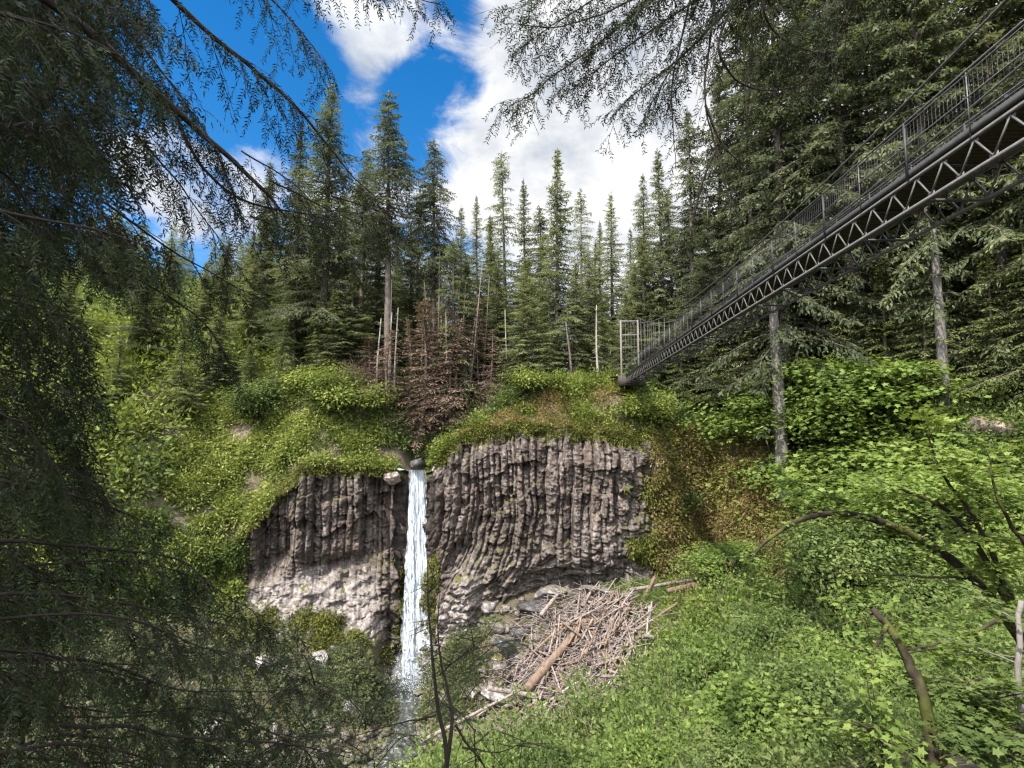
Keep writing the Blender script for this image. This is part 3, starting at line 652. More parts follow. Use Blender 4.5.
    # trunks that stand clear of foliage under the bridge
    for px, pt, pb, d, r, lab in ((774, 296, 415, 51, .50, 'clear grey trunk rising from shrubs to the bridge'), (936, 232, 335, 45, .33, 'slim straight trunk in the dark under the bridge')):
        a = W(px, pt, d); b = W(px+(781-774)*(pb-pt)/119, pb, d); z0 = min(b[2]-5.0, float(gorge(b[0], b[1]))-.3)
        t = thing('fir_trunk', lab, 'tree trunk', (b[0], b[1], z0))
        mb = MB(); base = np.array([b[0], b[1], z0]); low = b-base; top = a-base; top[1] = .3; low[0] -= .1; pts = spline([[low[0]*.5, 0, 0], low, (low+top)/2, top, top+(top-low)*.06], 20)
        mb.tube(pts, np.linspace(r*1.25, r*.6, 20), 12, True, .05)
        for k in range(16):
            p = pts[int(rng.integers(8, 19))]; az = rng.uniform(0, 6.28); l = rng.uniform(.5, 1.6)
            mb.tube([p, p+np.array([math.cos(az)*l*.5, math.sin(az)*l*.5, .1]), p+np.array([math.cos(az)*l, math.sin(az)*l, -.2])], [.035, .025, .01], 4, False)
        mb.build('trunk', M['bark_grey'], t)
    # far woods that read as one mass
    def mass(name, label, spots, kinds, hmin, hmax, mat, keep=.45):
        VV, FF, n = [], [], 0
        for (x, y) in spots:
            p = PROTO[kinds[int(rng.integers(len(kinds)))]]; h = rng.uniform(hmin, hmax); sc = h/p['H']; a = rng.uniform(0, 6.28)
            V = p['V'].reshape(-1, 4, 3); V = V[rng.random(len(V)) < keep]
            c = V[:, :1]; V = c + (V-c)*1.35
            V = V*sc*np.array([1.25, 1.25, 1]); R = np.array([[math.cos(a), -math.sin(a), 0], [math.sin(a), math.cos(a), 0], [0, 0, 1]])
            V = V @ R.T + np.array([x, y, ground_at(x, y)-.5])
            VV.append(V.reshape(-1, 3)); FF.append(np.arange(len(V)*4).reshape(-1, 4)+n); n += len(V)*4
        stuff(make_mesh(name, np.concatenate(VV), np.concatenate(FF), mat), label, 'forest')
    sp = [(W(rng.uniform(-40, 400), 300, d)[0], d) for d in np.linspace(82, 120, 80)]
    mass('hill_forest', 'far green wood covering the hill behind the hanging boughs', sp, ['spire', 'pale', 'cedar'], 11, 18, M['fir_pale'])
    sp = [(W(rng.uniform(690, 1180), 300, d)[0], d) for d in np.linspace(66, 92, 34)]
    mass('bank_forest', 'dark depth of forest behind the giant firs', sp, ['giant2', 'fir', 'giant'], 26, 40, M['fir_dark'], .5)
    sp = [(W(rng.uniform(400, 690), 300, d)[0], d) for d in np.linspace(96, 125, 22)]
    mass('rim_forest', 'low far wood closing the gap behind the skyline spires', sp, ['spire', 'spire2', 'fir'], 12, 20, M['fir_mid'])
build_trees()
# ------------------------------------------------------------------ ground vegetation
def in_view(P, m=150, ymin=1.0):
    x, y, z = P[:, 0], P[:, 1], P[:, 2]
    f = y*math.cos(PITCH) + z*math.sin(PITCH); u = z*math.cos(PITCH) - y*math.sin(PITCH)
    f = np.maximum(f, .05)
    px = 512 + FPX*x/f; py = 384 - FPX*u/f
    return (y > ymin) & (px > -m) & (px < 1024+m) & (py > -m) & (py < 768+m)
def clumps(P, Nn, r, h, nl, L, Wd, tpl=OVAL, upw=.5, droop=.0, flat=.6, keep=.72):
    """leaves heaped in clumps: P centres, Nn surface normals, r radius, h height, nl leaves each"""
    n = len(P); r = np.broadcast_to(r, (n,)).astype(float); h = np.broadcast_to(h, (n,)).astype(float); L = np.broadcast_to(L, (n,))
    big = np.clip(np.exp(1.5*fbm(P[:, 0]*.45, P[:, 1]*.45, P[:, 2]*.45, 201, 3) + rng.normal(0, .35, n)), .35, 2.2); thin = (rng.random(n) < keep) & (fbm(P[:, 0]*.7, P[:, 1]*.7, P[:, 2]*.7, 211, 3) > -.26)
    r = r*big**.6*1.15; h = h*big*1.2
    cnt = np.maximum(6, nl*1.35*big**.8*thin).astype(int)
    k = np.repeat(np.arange(n), cnt); m = len(k)
    q = rand_dirs(m)*(rng.random(m)**.4)[:, None]
    A = unit(np.cross(Nn, np.array([.3, .1, .9]) + 0*Nn)); B = np.cross(Nn, A)
    hh = np.abs(q[:, 2])
    pos = P[k] + A[k]*(q[:, 0]*r[k])[:, None] + B[k]*(q[:, 1]*r[k])[:, None] + Nn[k]*(hh*h[k])[:, None]
    out = A[k]*q[:, :1] + B[k]*q[:, 1:2] + Nn[k]*(hh*.6)[:, None]
    D = unit(unit(out) + rng.normal(0, .45, (m, 3)) + np.array([0, 0, -droop]))
    Nr = unit(np.array([0, 0, upw]) + unit(out)*flat*.6 + rng.normal(0, .45, (m, 3)))
    l = L[k]*rng.uniform(.55, 1.3, m)
    return leaves(pos, D, Nr, l, l*Wd*rng.uniform(.8, 1.2, m), tpl)
UPV = np.array([0, 0, 1.])
def scatter_ground(f, xr, yr, n, cond=None):
    x = rng.uniform(*xr, n); y = rng.uniform(*yr, n); ok = (y > cliff_y(x)+.2) if f is plateau else (y < cliff_y(x)-.3)
    x, y = x[ok], y[ok]; P = np.stack([x, y, f(x, y)], -1); P = P[in_view(P)]
    if cond is not None: P = P[cond(P)]
    e = .5
    gx_ = (f(P[:, 0]+e, P[:, 1])-f(P[:, 0]-e, P[:, 1]))/(2*e); gy_ = (f(P[:, 0], P[:, 1]+e)-f(P[:, 0], P[:, 1]-e))/(2*e)
    Nn = unit(np.stack([-gx_, -gy_, np.ones(len(P))], -1)); return P, unit(Nn*.6+UPV*.4)
def px_of(P):
    f = P[:, 1]*math.cos(PITCH) + P[:, 2]*math.sin(PITCH); u = P[:, 2]*math.cos(PITCH) - P[:, 1]*math.sin(PITCH)
    return 512+FPX*P[:, 0]/f, 384-FPX*u/f
def veg(name, parts_, mat, label, cat):
    VV, FF, n = [], {}, 0
    for V, F in parts_: VV.append(V); FF.setdefault(F.shape[1], []).append(F+n); n += len(V)
    stuff(make_mesh(name, np.concatenate(VV), [np.concatenate(f) for f in FF.values()], M[mat]), label, cat)
def patch(P, s, seed, lo=0.0): return fbm(P[:, 0]*s, P[:, 1]*s, P[:, 2]*s, seed, 3) > lo
def split_patch(P, Nn, s, seed, cuts):
    v = fbm(P[:, 0]*s, P[:, 1]*s, P[:, 2]*s, seed, 3) + rng.normal(0, .12, len(P)); out = []
    for a, b in zip([-9]+cuts, cuts+[9]): k = (v >= a) & (v < b); out.append((P[k], Nn[k]))
    return out

def build_veg():
    # the mossy mound and the slopes beside it
    P, Nn = scatter_ground(plateau, (-34, -9.5), (52, 67), 9000, lambda P: ~((P[:, 0] > -12) & (P[:, 1] < 62)))
    bare = fbm(P[:, 0]*.38, P[:, 1]*.38, P[:, 2]*.38, 135, 4) + rng.normal(0, .05, len(P)) < -.13; Pd, Nd = P[bare], Nn[bare]; P, Nn = P[~bare], Nn[~bare]
    s = rng.random(len(Pd)) < .4; veg('mound_litter', [clumps(Pd[s], Nd[s], .5, .35, 26, .34, .10, DIAMOND, .3, .2)], 'dead', 'brown dead stems and litter in the bare patches of the mound', 'brush')
    a, b, c = split_patch(P, Nn, .22, 131, [-.22, .30])
    veg('mound_fern', [clumps(*b, .55, .5, 34, .42, .34, DIAMOND, .7, .1), clumps(*a, .6, .45, 22, .36, .3, DIAMOND)], 'fern', 'yellow-green ferns and moss carpeting the sunlit mound', 'fern')
    veg('mound_scrub', [clumps(*c, .8, .9, 46, .30, .5, OVAL)], 'lime', 'lime green leafy scrub on the sunlit mound', 'undergrowth')
    # steep slope at the left end of the cliff
    x = rng.uniform(-58, -25.5, 7000); v = rng.random(7000)**.8*.8; P, Nn = on_cliff(x, v); k = in_view(P) & (fbm(P[:, 0]*.4, P[:, 1]*.4, P[:, 2]*.4, 134, 4) > -.15); P, Nn = P[k], unit(Nn[k]+UPV*.5)
    a, b = split_patch(P, Nn, .2, 133, [.0])
    veg('slope_fern', [clumps(*a, .6, .5, 34, .42, .34, DIAMOND, .7, .15)], 'fern', 'pale ferns hanging down the steep bank beside the cliff', 'fern')
    veg('slope_scrub', [clumps(*b, .8, .8, 44, .32, .5, OVAL)], 'shrub', 'green scrub clinging to the steep bank beside the cliff', 'undergrowth')
    # moss and tufts along the rim of the basalt and on its ledges
    x = np.concatenate([rng.uniform(-8, 13, 1500), rng.uniform(-26, -11.8, 500)]); v = np.abs(rng.normal(0, .03, len(x))); P, Nn = on_cliff(x, v)
    L1 = clumps(P, unit(Nn*.4+UPV), .35, .25, 26, .26, .3, DIAMOND, .6, .4)
    x = rng.uniform(8.5, 17.5, 3400); v = rng.random(3400)**1.2*.75; P, Nn = on_cliff(x, v); g = fbm(P[:, 0]*.35, P[:, 1]*.35, P[:, 2]*.35, 137, 3) + (x-12.8)*.12; k = g > 0
    L2 = clumps(P[k], unit(Nn[k]+UPV*.5), .5, .4, 30, .32, .32, DIAMOND, .5, .5)
    x = np.concatenate([rng.uniform(-11.6, -10.7, 420), rng.uniform(-8.8, -7.0, 500)]); v = rng.uniform(.45, 1, len(x)); P, Nn = on_cliff(x, v)
    L3 = clumps(P, Nn, .3, .22, 26, .22, .35, DIAMOND, .4, .6)
    x = rng.uniform(-27, -12, 1500); v = rng.uniform(.78, 1, len(x)); P, Nn = on_cliff(x, v); k = fbm(P[:, 0]*.4, P[:, 1]*.4, P[:, 2]*.4, 139, 3) > .05
    L4 = clumps(P[k], unit(Nn[k]+UPV*.4), .4, .3, 26, .26, .35, DIAMOND, .4, .4)
    veg('cliff_moss', [L1, L2, L3, L4], 'moss', 'olive moss and tufts along the basalt rim and ledges', 'moss')
    # hump behind the right-hand cliff, heather brown and moss
    P, Nn = scatter_ground(plateau, (-8, 14), (54, 63), 5200)
    a, b, c = split_patch(P, Nn, .3, 141, [-.1, .22])
    veg('rim_moss', [clumps(*b, .45, .4, 26, .26, .3, DIAMOND, .5)], 'moss', 'olive moss cushions on the hump above the basalt', 'moss')
    s = rng.random(len(a[0])) < .6; veg('rim_heath', [clumps(a[0][s], a[1][s], .45, .4, 28, .26, .3, DIAMOND, .5)], 'ochre', 'rusty brown low growth on the hump above the basalt', 'undergrowth')
    veg('rim_scrub', [clumps(*c, .7, .9, 44, .28, .5, OVAL)], 'lime', 'fresh green scrub on the hump above the basalt', 'undergrowth')
    # brown brush at the head of the gully and under the snags
    P, Nn = scatter_ground(plateau, (-22, 3), (57.5, 80), 6500, lambda P: (P[:, 0]+9)**2*.5 + (P[:, 1]-58)**2 > 4)
    a, b = split_patch(P, Nn, .16, 143, [.0])
    veg('brown_brush', [clumps(*a, .9, 1.5, 36, .55, .08, DIAMOND, .1)], 'dead', 'tangled dead brush below the bare trunks', 'brush')
    veg('gully_scrub', [clumps(*b, 1.0, 1.3, 56, .34, .5, OVAL)], 'shrub', 'green scrub around the head of the stream gully', 'undergrowth')
    # wooded slope understory, left hill and the bank behind the bridge
    P, Nn = scatter_ground(plateau, (-95, -14), (40, 112), 7200, lambda P: ~((P[:, 0] > -34) & (P[:, 1] < 64)))
    a, b = split_patch(P, Nn, .1, 145, [.05])
    veg('hill_scrub', [clumps(*a, 1.6, 2.0, 58, .55, .5, OVAL)], 'shrub', 'leafy understory on the wooded hillside', 'undergrowth')
    veg('hill_fern', [clumps(*b, 1.6, 1.8, 52, .55, .45, OVAL)], 'lime', 'bright understory on the wooded hillside', 'undergrowth')
    P, Nn = scatter_ground(plateau, (12, 62), (36, 78), 5000)
    a, b = split_patch(P, Nn, .14, 147, [.1])
    veg('bank_scrub', [clumps(*a, 1.2, 1.5, 56, .42, .5, OVAL)], 'shrub', 'shrubby growth at the feet of the shaded firs', 'undergrowth')
    veg('bank_fern', [clumps(*b, 1.0, .9, 44, .42, .35, DIAMOND)], 'fir_pale', 'ferny growth at the feet of the shaded firs', 'fern')
    # steep bank below the bridge: ochre, brown and green
    x = rng.uniform(13.5, 46, 8200); v = rng.random(8200)**.9*.92; P, Nn = on_cliff(x, v); k = in_view(P); P, Nn = P[k], unit(Nn[k]+UPV*.6)
    w = fbm(P[:, 0]*.16, P[:, 1]*.16, P[:, 2]*.16, 149, 4) + rng.normal(0, .08, len(P)) + .035*np.maximum(P[:, 0]-27.5, -6)*2.4
    k1 = (w < .0) & (rng.random(len(P)) < .62); k3 = w >= .07; k2 = ~k1 & ~k3
    veg('bank_ochre', [clumps(P[k1], Nn[k1], .7, .6, 40, .32, .35, DIAMOND, .4, .3)], 'ochre', 'ochre and rust coloured growth on the steep bank below the bridge', 'undergrowth')
    veg('bank_moss', [clumps(P[k2], Nn[k2], .7, .6, 36, .32, .35, DIAMOND, .4, .3)], 'moss', 'yellowish moss on the steep bank below the bridge', 'moss')
    veg('bank_green', [clumps(P[k3], Nn[k3], .9, 1.0, 50, .30, .55, OVAL)], 'shrub', 'green leafy growth on the steep bank below the bridge', 'undergrowth')
    # the valley floor and near slope
    P, Nn = scatter_ground(gorge, (-4, 34), (8, 57), 9500)
    px, py = px_of(P)
    jam = ((P[:, 0]-4.5)/7.0)**2 + ((P[:, 1]-48)/7.5)**2 < 1
    creek = (P[:, 0] < 3) & (P[:, 1] > 38)
    k = ~(jam | creek) & ~((px < 665) & (py < np.interp(px, [380, 470, 540, 580, 620, 665], [812, 784, 764, 752, 730, 688]))) & (rng.random(len(P)) < .35+.65*np.clip(P[:, 1]/30, 0, 1))
    P, Nn = P[k], Nn[k]; dist = np.linalg.norm(P, axis=1)
    bench = (P[:, 0] > 8) & (P[:, 1] > 44) & (P[:, 0] < 26)
    g = fbm(P[:, 0]*.2, P[:, 1]*.2, 0, 151, 3) + rng.normal(0, .1, len(P))
    def put(k, r, h, n, s, wd, tpl, *a): return clumps(P[k], Nn[k], r*np.clip(dist[k]/26, .5, 1.1), h*np.clip(dist[k]/26, .5, 1.1), n, s*np.clip(dist[k]/32, .38, 1.15), wd, tpl, *a, keep=.5)
    k1 = ~bench & (g < .1); k2 = ~bench & (g >= .1)
    ks = rng.random(len(P)) < .5; kx = rng.random(len(P)) < .12
    veg('valley_stems', [put(kx, .6, 1.9, 16, .9, .025, DIAMOND, .0, -.6)], 'dead', 'thin dry stems standing up through the valley shrubs', 'brush')
    veg('valley_fern', [put(k1 & ks & (rng.random(len(P)) < .5), .8, .8, 30, .62, .22, BLADE, .8, .3)], 'cedar', 'arching ferns among the valley shrubs', 'fern')
    veg('valley_scrub', [put(k1 & ks, .95, 1.5, 110, .23, .62, OVAL, .7), put(k1 & ~ks, .9, 1.3, 80, .19, .5, OVAL, .7)], 'shrub', 'dense green shrubs filling the valley in front of the driftwood', 'undergrowth')
    veg('valley_lime', [put(k2 & ks, 1.0, 1.5, 110, .22, .7, OVAL, .8), put(k2 & ~ks, .85, 1.1, 70, .2, .6, OVAL, .7)], 'maple', 'brighter green shrubs among the valley scrub', 'undergrowth')
    Pb, Nb = P[bench], Nn[bench]
    P2, N2 = scatter_ground(gorge, (7, 27), (44, 56.5), 4200)
    j2 = ((P2[:, 0]-4.5)/6.0)**2 + ((P2[:, 1]-48)/6)**2 > 1; P2, N2 = P2[j2], N2[j2]
    veg('bench_grass', [clumps(P2, N2, .5, .28, 34, .36, .1, BLADE, .0)], 'grass', 'pale green grass on the flat beside the fallen logs', 'grass')
    s = rng.random(len(Pb)) < .45
    veg('bench_scrub', [clumps(Pb[s], Nb[s], .8, .9, 50, .28, .5, OVAL)], 'lime', 'low yellow-green shrubs on the flat beside the fallen logs', 'undergrowth')
    # left side of the gorge, in shade
    P, Nn = scatter_ground(gorge, (-48, -3), (6, 52), 6000, lambda P: ~((P[:, 0] > -24) & (P[:, 1] > 36) & (P[:, 2] < -24.2)))
    a, b = split_patch(P, Nn, .15, 153, [.12])
    veg('gorge_scrub', [clumps(*a, .9, .9, 44, .34, .45, OVAL)], 'fir_mid', 'shaded growth in the gorge below the hanging boughs', 'undergrowth')
    x = rng.normal(-5.6, 1.6, 520); y = rng.normal(50.6, 1.5, 520); ok = y < cliff_y(x)-.5; x, y = x[ok], y[ok]; Ph = np.stack([x, y, gorge(x, y) + 3.4*np.exp(-((x+5.4)/1.7)**2-((y-50.8)/1.7)**2)*rng.random(len(x))], -1)
    x = rng.normal(-14, 1.7, 420); y = rng.normal(50.2, 1.2, 420); Pq = np.stack([x, y, gorge(x, y) + 3.0*np.exp(-((x+14)/1.8)**2-((y-50.2)/1.5)**2)*rng.random(len(x))], -1); Ph = np.concatenate([Ph, Pq])
    veg('hump_scrub', [clumps(Ph, UPV+0*Ph, .5, .5, 44, .24, .4, OVAL)], 'fir_pale', 'mossy scrub on the humps either side of the fall', 'undergrowth')
    veg('gorge_moss', [clumps(*b, .6, .4, 36, .30, .35, DIAMOND)], 'moss', 'mossy growth on the gorge bank below the cliff', 'moss')
build_veg()

# ------------------------------------------------------------------ single bushes and small broadleaf trees
def bush_proto(name, R, H, nlobe, nleaf, L, mat, tpl=OVAL, wd=.55, flat=False):
    mb = MB(); PP, DD, NN = [], [], []
    for i in range(nlobe):
        a = rng.uniform(0, 6.28); rr = R*rng.random()**.5*.8; z = H*rng.uniform(.3, .92)
        c = np.array([math.cos(a)*rr, math.sin(a)*rr, z*(1-.35*(rr/R)**2)])
        mb.tube(spline([[0, 0, 0], c*np.array([.3, .3, .55]), c], 6), np.linspace(.035*H/2, .008, 6), 5, False)
        sz = R*rng.uniform(.28, .5); n = int(nleaf/nlobe*rng.uniform(.6, 1.4)); q = rand_dirs(n)*(rng.random(n)**.35)[:, None]
        sc = np.array([sz*1.25, sz*1.25, sz*(.42 if flat else .8)])
        PP.append(c + q*sc); DD.append(unit(q*np.array([1, 1, .3]) + rng.normal(0, .4, (n, 3)) + np.array([0, 0, -.25]))); NN.append(unit(UPV*(1.4 if flat else .8) + q*.5 + rng.normal(0, .4, (n, 3))))
    P, D, Nn = (np.concatenate(x) for x in (PP, DD, NN)); l = L*rng.uniform(.6, 1.3, len(P))
    V, F = leaves(P, D, Nn, l, l*wd, tpl)
    so = mb.build(name, M['bark_dark'], None); fo = make_mesh(name, V, F, M[mat])
    r = (so.data, fo.data, H); bpy.data.objects.remove(so); bpy.data.objects.remove(fo); return r
BUSH = {'lime': bush_proto('bush', 1.6, 2.2, 26, 4600, .15, 'lime'), 'shrub': bush_proto('bush', 1.6, 2.4, 26, 4600, .15, 'shrub'), 'maple': bush_proto('small_maple', 2.5, 4.6, 50, 9000, .125, 'maple', LOBED, 1.0, True),
        'maple2': bush_proto('small_maple', 2.6, 4.2, 46, 8500, .13, 'maple', LOBED, 1.0, True), 'ochre': bush_proto('bush', 1.5, 1.8, 22, 4200, .14, 'ochre'), 'thicket': bush_proto('bush', 1.3, 2.4, 30, 6000, .115, 'maple', LOBED, .9), 'alder': bush_proto('alder', 2.2, 5.0, 34, 8500, .15, 'shrub')}
def plant_bush(kind, px, py, d, hpx, label, name='bush', cat='bush', group=None, wide=1.0):
    """foot of the bush in direction (px,py) at distance d; hpx its apparent height"""
    sm, fm, H = BUSH[kind]; q = hit(px, py, d*.6); d = q[1]; q = q-np.array([0, 0, .15]); h = hpx/FPX*d*1.0
    t = thing(name, label, cat, q, group, rng.uniform(0, 6.28)); s = h/H; t.scale = (s*wide, s*wide, s)
    part(sm, 'stem', t); part(fm, 'foliage', t)
def build_bushes():
    g1 = 'bushes on the cliff top'; g2 = 'small maples on the near slope'
    for a in [('lime', 358, 418, 56, 44, 'rounded yellow-green bush crowning the moss mound'), ('lime', 322, 398, 58, 40, 'small sunlit bush on the crest of the mound'), ('shrub', 256, 420, 57, 40, 'green bush where the mound meets the wooded slope'),
              ('lime', 538, 396, 58, 34, 'fresh green bush on the hump under the pale conifers'), ('shrub', 470, 428, 60, 44, 'dull green bush in the mouth of the stream gully'), ('lime', 642, 425, 56, 38, 'brilliant green bush just under the end of the bridge'), ('lime', 690, 392, 57, 28, 'pale green bush beneath the bridge deck'), ('shrub', 448, 440, 61, 36, 'small bush beside the bare scree of the gully'),
              ('shrub', 684, 516, 53, 32, 'green bush hanging over the dark corner of cliff'), ('lime', 662, 378, 60, 20, 'small bright bush behind the bridge end')]:
        plant_bush(*a, 'bush', 'bush', g1, 1.15)
    # leafy shrubs of the thicket
    poly = [(455, 752), (560, 716), (640, 690), (680, 650), (760, 640), (860, 660), (960, 700), (1010, 760), (470, 766)]
    for i in range(60):
        px = rng.uniform(450, 1040); lo = np.interp(px, [450, 560, 640, 690, 740, 800, 1040], [800, 780, 748, 690, 650, 640, 640]); py = lo + max(0, 815-lo)*rng.random()
        if hit(px, py)[1] < 9.5 or px < 600 and py < 800: continue
        plant_bush(('shrub', 'thicket', 'alder', 'thicket')[i % 4], px, py, 12, rng.uniform(34, 62)*(1+.5*(py-620)/150)*(.62 if px < 660 else 1), 'leafy green shrub in the dense thicket below the driftwood heap', 'shrub', 'shrub', 'shrubs of the valley thicket', rng.uniform(.9, 1.5))
    for a in [('maple', 730, 440, 44, 34, 'small maple low on the bank near the clear grey trunk'), ('maple2', 770, 475, 36, 100, 'spreading maple in front of the clear grey trunk'), ('maple', 832, 470, 32, 125, 'bright layered maple, widest on the sunny bank'), ('maple2', 880, 460, 28, 120, 'tall bright maple below the sweeping cedar'), ('maple', 935, 480, 26, 84, 'maple in front of the grey outcrop'), ('maple2', 800, 545, 30, 105, 'maple just above the arching branch'),
              ('maple', 748, 582, 38, 46, 'maple at the end of the long fallen logs'), ('maple2', 880, 560, 22, 140, 'leafy maple behind the top of the arch'), ('maple', 960, 590, 18, 130, 'maple behind the leaning mossy limbs'), ('alder', 1000, 500, 24, 78, 'broadleaf bush under the rock outcrop at frame edge'), ('alder', 850, 640, 20, 130, 'shrubby tree in the hollow under the arch'), ('maple2', 725, 600, 46, 60, 'small tree on the flat behind the brown log'),
              ('alder', 755, 655, 36, 56, 'lone sapling standing on the flat by the logs')]:
        plant_bush(*a, 'maple', 'maple', g2, 1.2)
build_bushes()
# ------------------------------------------------------------------ water, boulders, driftwood
def water_mat():
    m, nt, N, L = nodes('falling_water'); tc = N.new('ShaderNodeTexCoord')
    n = noise_tex(N, L, 3.0, 8, tc.outputs['Object'], .75, (2.6, 2.6, 1.2)); n2 = noise_tex(N, L, 1.2, 5, tc.outputs['Object'], .6)
    r = ramp(N, [(.36, (.38, .44, .50)), (.50, (.62, .67, .72)), (.64, (.84, .86, .88))]); L.new(n, r.inputs[0])
    p = N.new('ShaderNodeBsdfPrincipled'); p.inputs['Roughness'].default_value = .35; L.new(r.outputs[0], p.inputs['Base Color'])
    bu = N.new('ShaderNodeBump'); bu.inputs['Strength'].default_value = .7; bu.inputs['Distance'].default_value = .1; L.new(n, bu.inputs['Height']); L.new(bu.outputs[0], p.inputs['Normal'])
    t = N.new('ShaderNodeBsdfTranslucent'); t.inputs[0].default_value = (.8, .85, .9, 1)
    mx = N.new('ShaderNodeMixShader'); mx.inputs[0].default_value = .3; L.new(p.outputs[0], mx.inputs[1]); L.new(t.outputs[0], mx.inputs[2])
    at = N.new('ShaderNodeAttribute'); at.attribute_name = 'edge'; n3 = noise_tex(N, L, 2.6, 6, tc.outputs['Object'], .7, (2.5, 2.5, .5))
    a = N.new('ShaderNodeMath'); a.operation = 'MULTIPLY_ADD'; a.inputs[1].default_value = 2.4; L.new(n3, a.inputs[0]); a.inputs[2].default_value = -.05
    b = N.new('ShaderNodeMath'); b.operation = 'SUBTRACT'; L.new(a.outputs[0], b.inputs[0]); L.new(at.outputs['Fac'], b.inputs[1])
    c = N.new('ShaderNodeMapRange'); c.inputs['From Min'].default_value = .0; c.inputs['From Max'].default_value = .45; L.new(b.outputs[0], c.inputs['Value'])
    tr = N.new('ShaderNodeBsdfTransparent'); m2 = N.new('ShaderNodeMixShader'); L.new(c.outputs[0], m2.inputs[0]); L.new(tr.outputs[0], m2.inputs[1]); L.new(mx.outputs[0], m2.inputs[2]); mx = m2
    o = N.new('ShaderNodeOutputMaterial'); L.new(mx.outputs[0], o.inputs[0]); return m
def pool_mat():
    m, nt, N, L = nodes('creek_water'); tc = N.new('ShaderNodeTexCoord')
    n = noise_tex(N, L, 2.5, 6, tc.outputs['Object'], .65); f = ramp(N, [(.46, (.022, .025, .022)), (.58, (.07, .075, .07)), (.70, (.42, .45, .46))]); L.new(n, f.inputs[0])
    p = N.new('ShaderNodeBsdfPrincipled'); p.inputs['Roughness'].default_value = .38; L.new(f.outputs[0], p.inputs['Base Color'])
    bu = N.new('ShaderNodeBump'); bu.inputs['Strength'].default_value = .5; bu.inputs['Distance'].default_value = .06; L.new(n, bu.inputs['Height']); L.new(bu.outputs[0], p.inputs['Normal'])
    o = N.new('ShaderNodeOutputMaterial'); L.new(p.outputs[0], o.inputs[0]); return m
M['fall'] = water_mat(); M['creek'] = pool_mat()

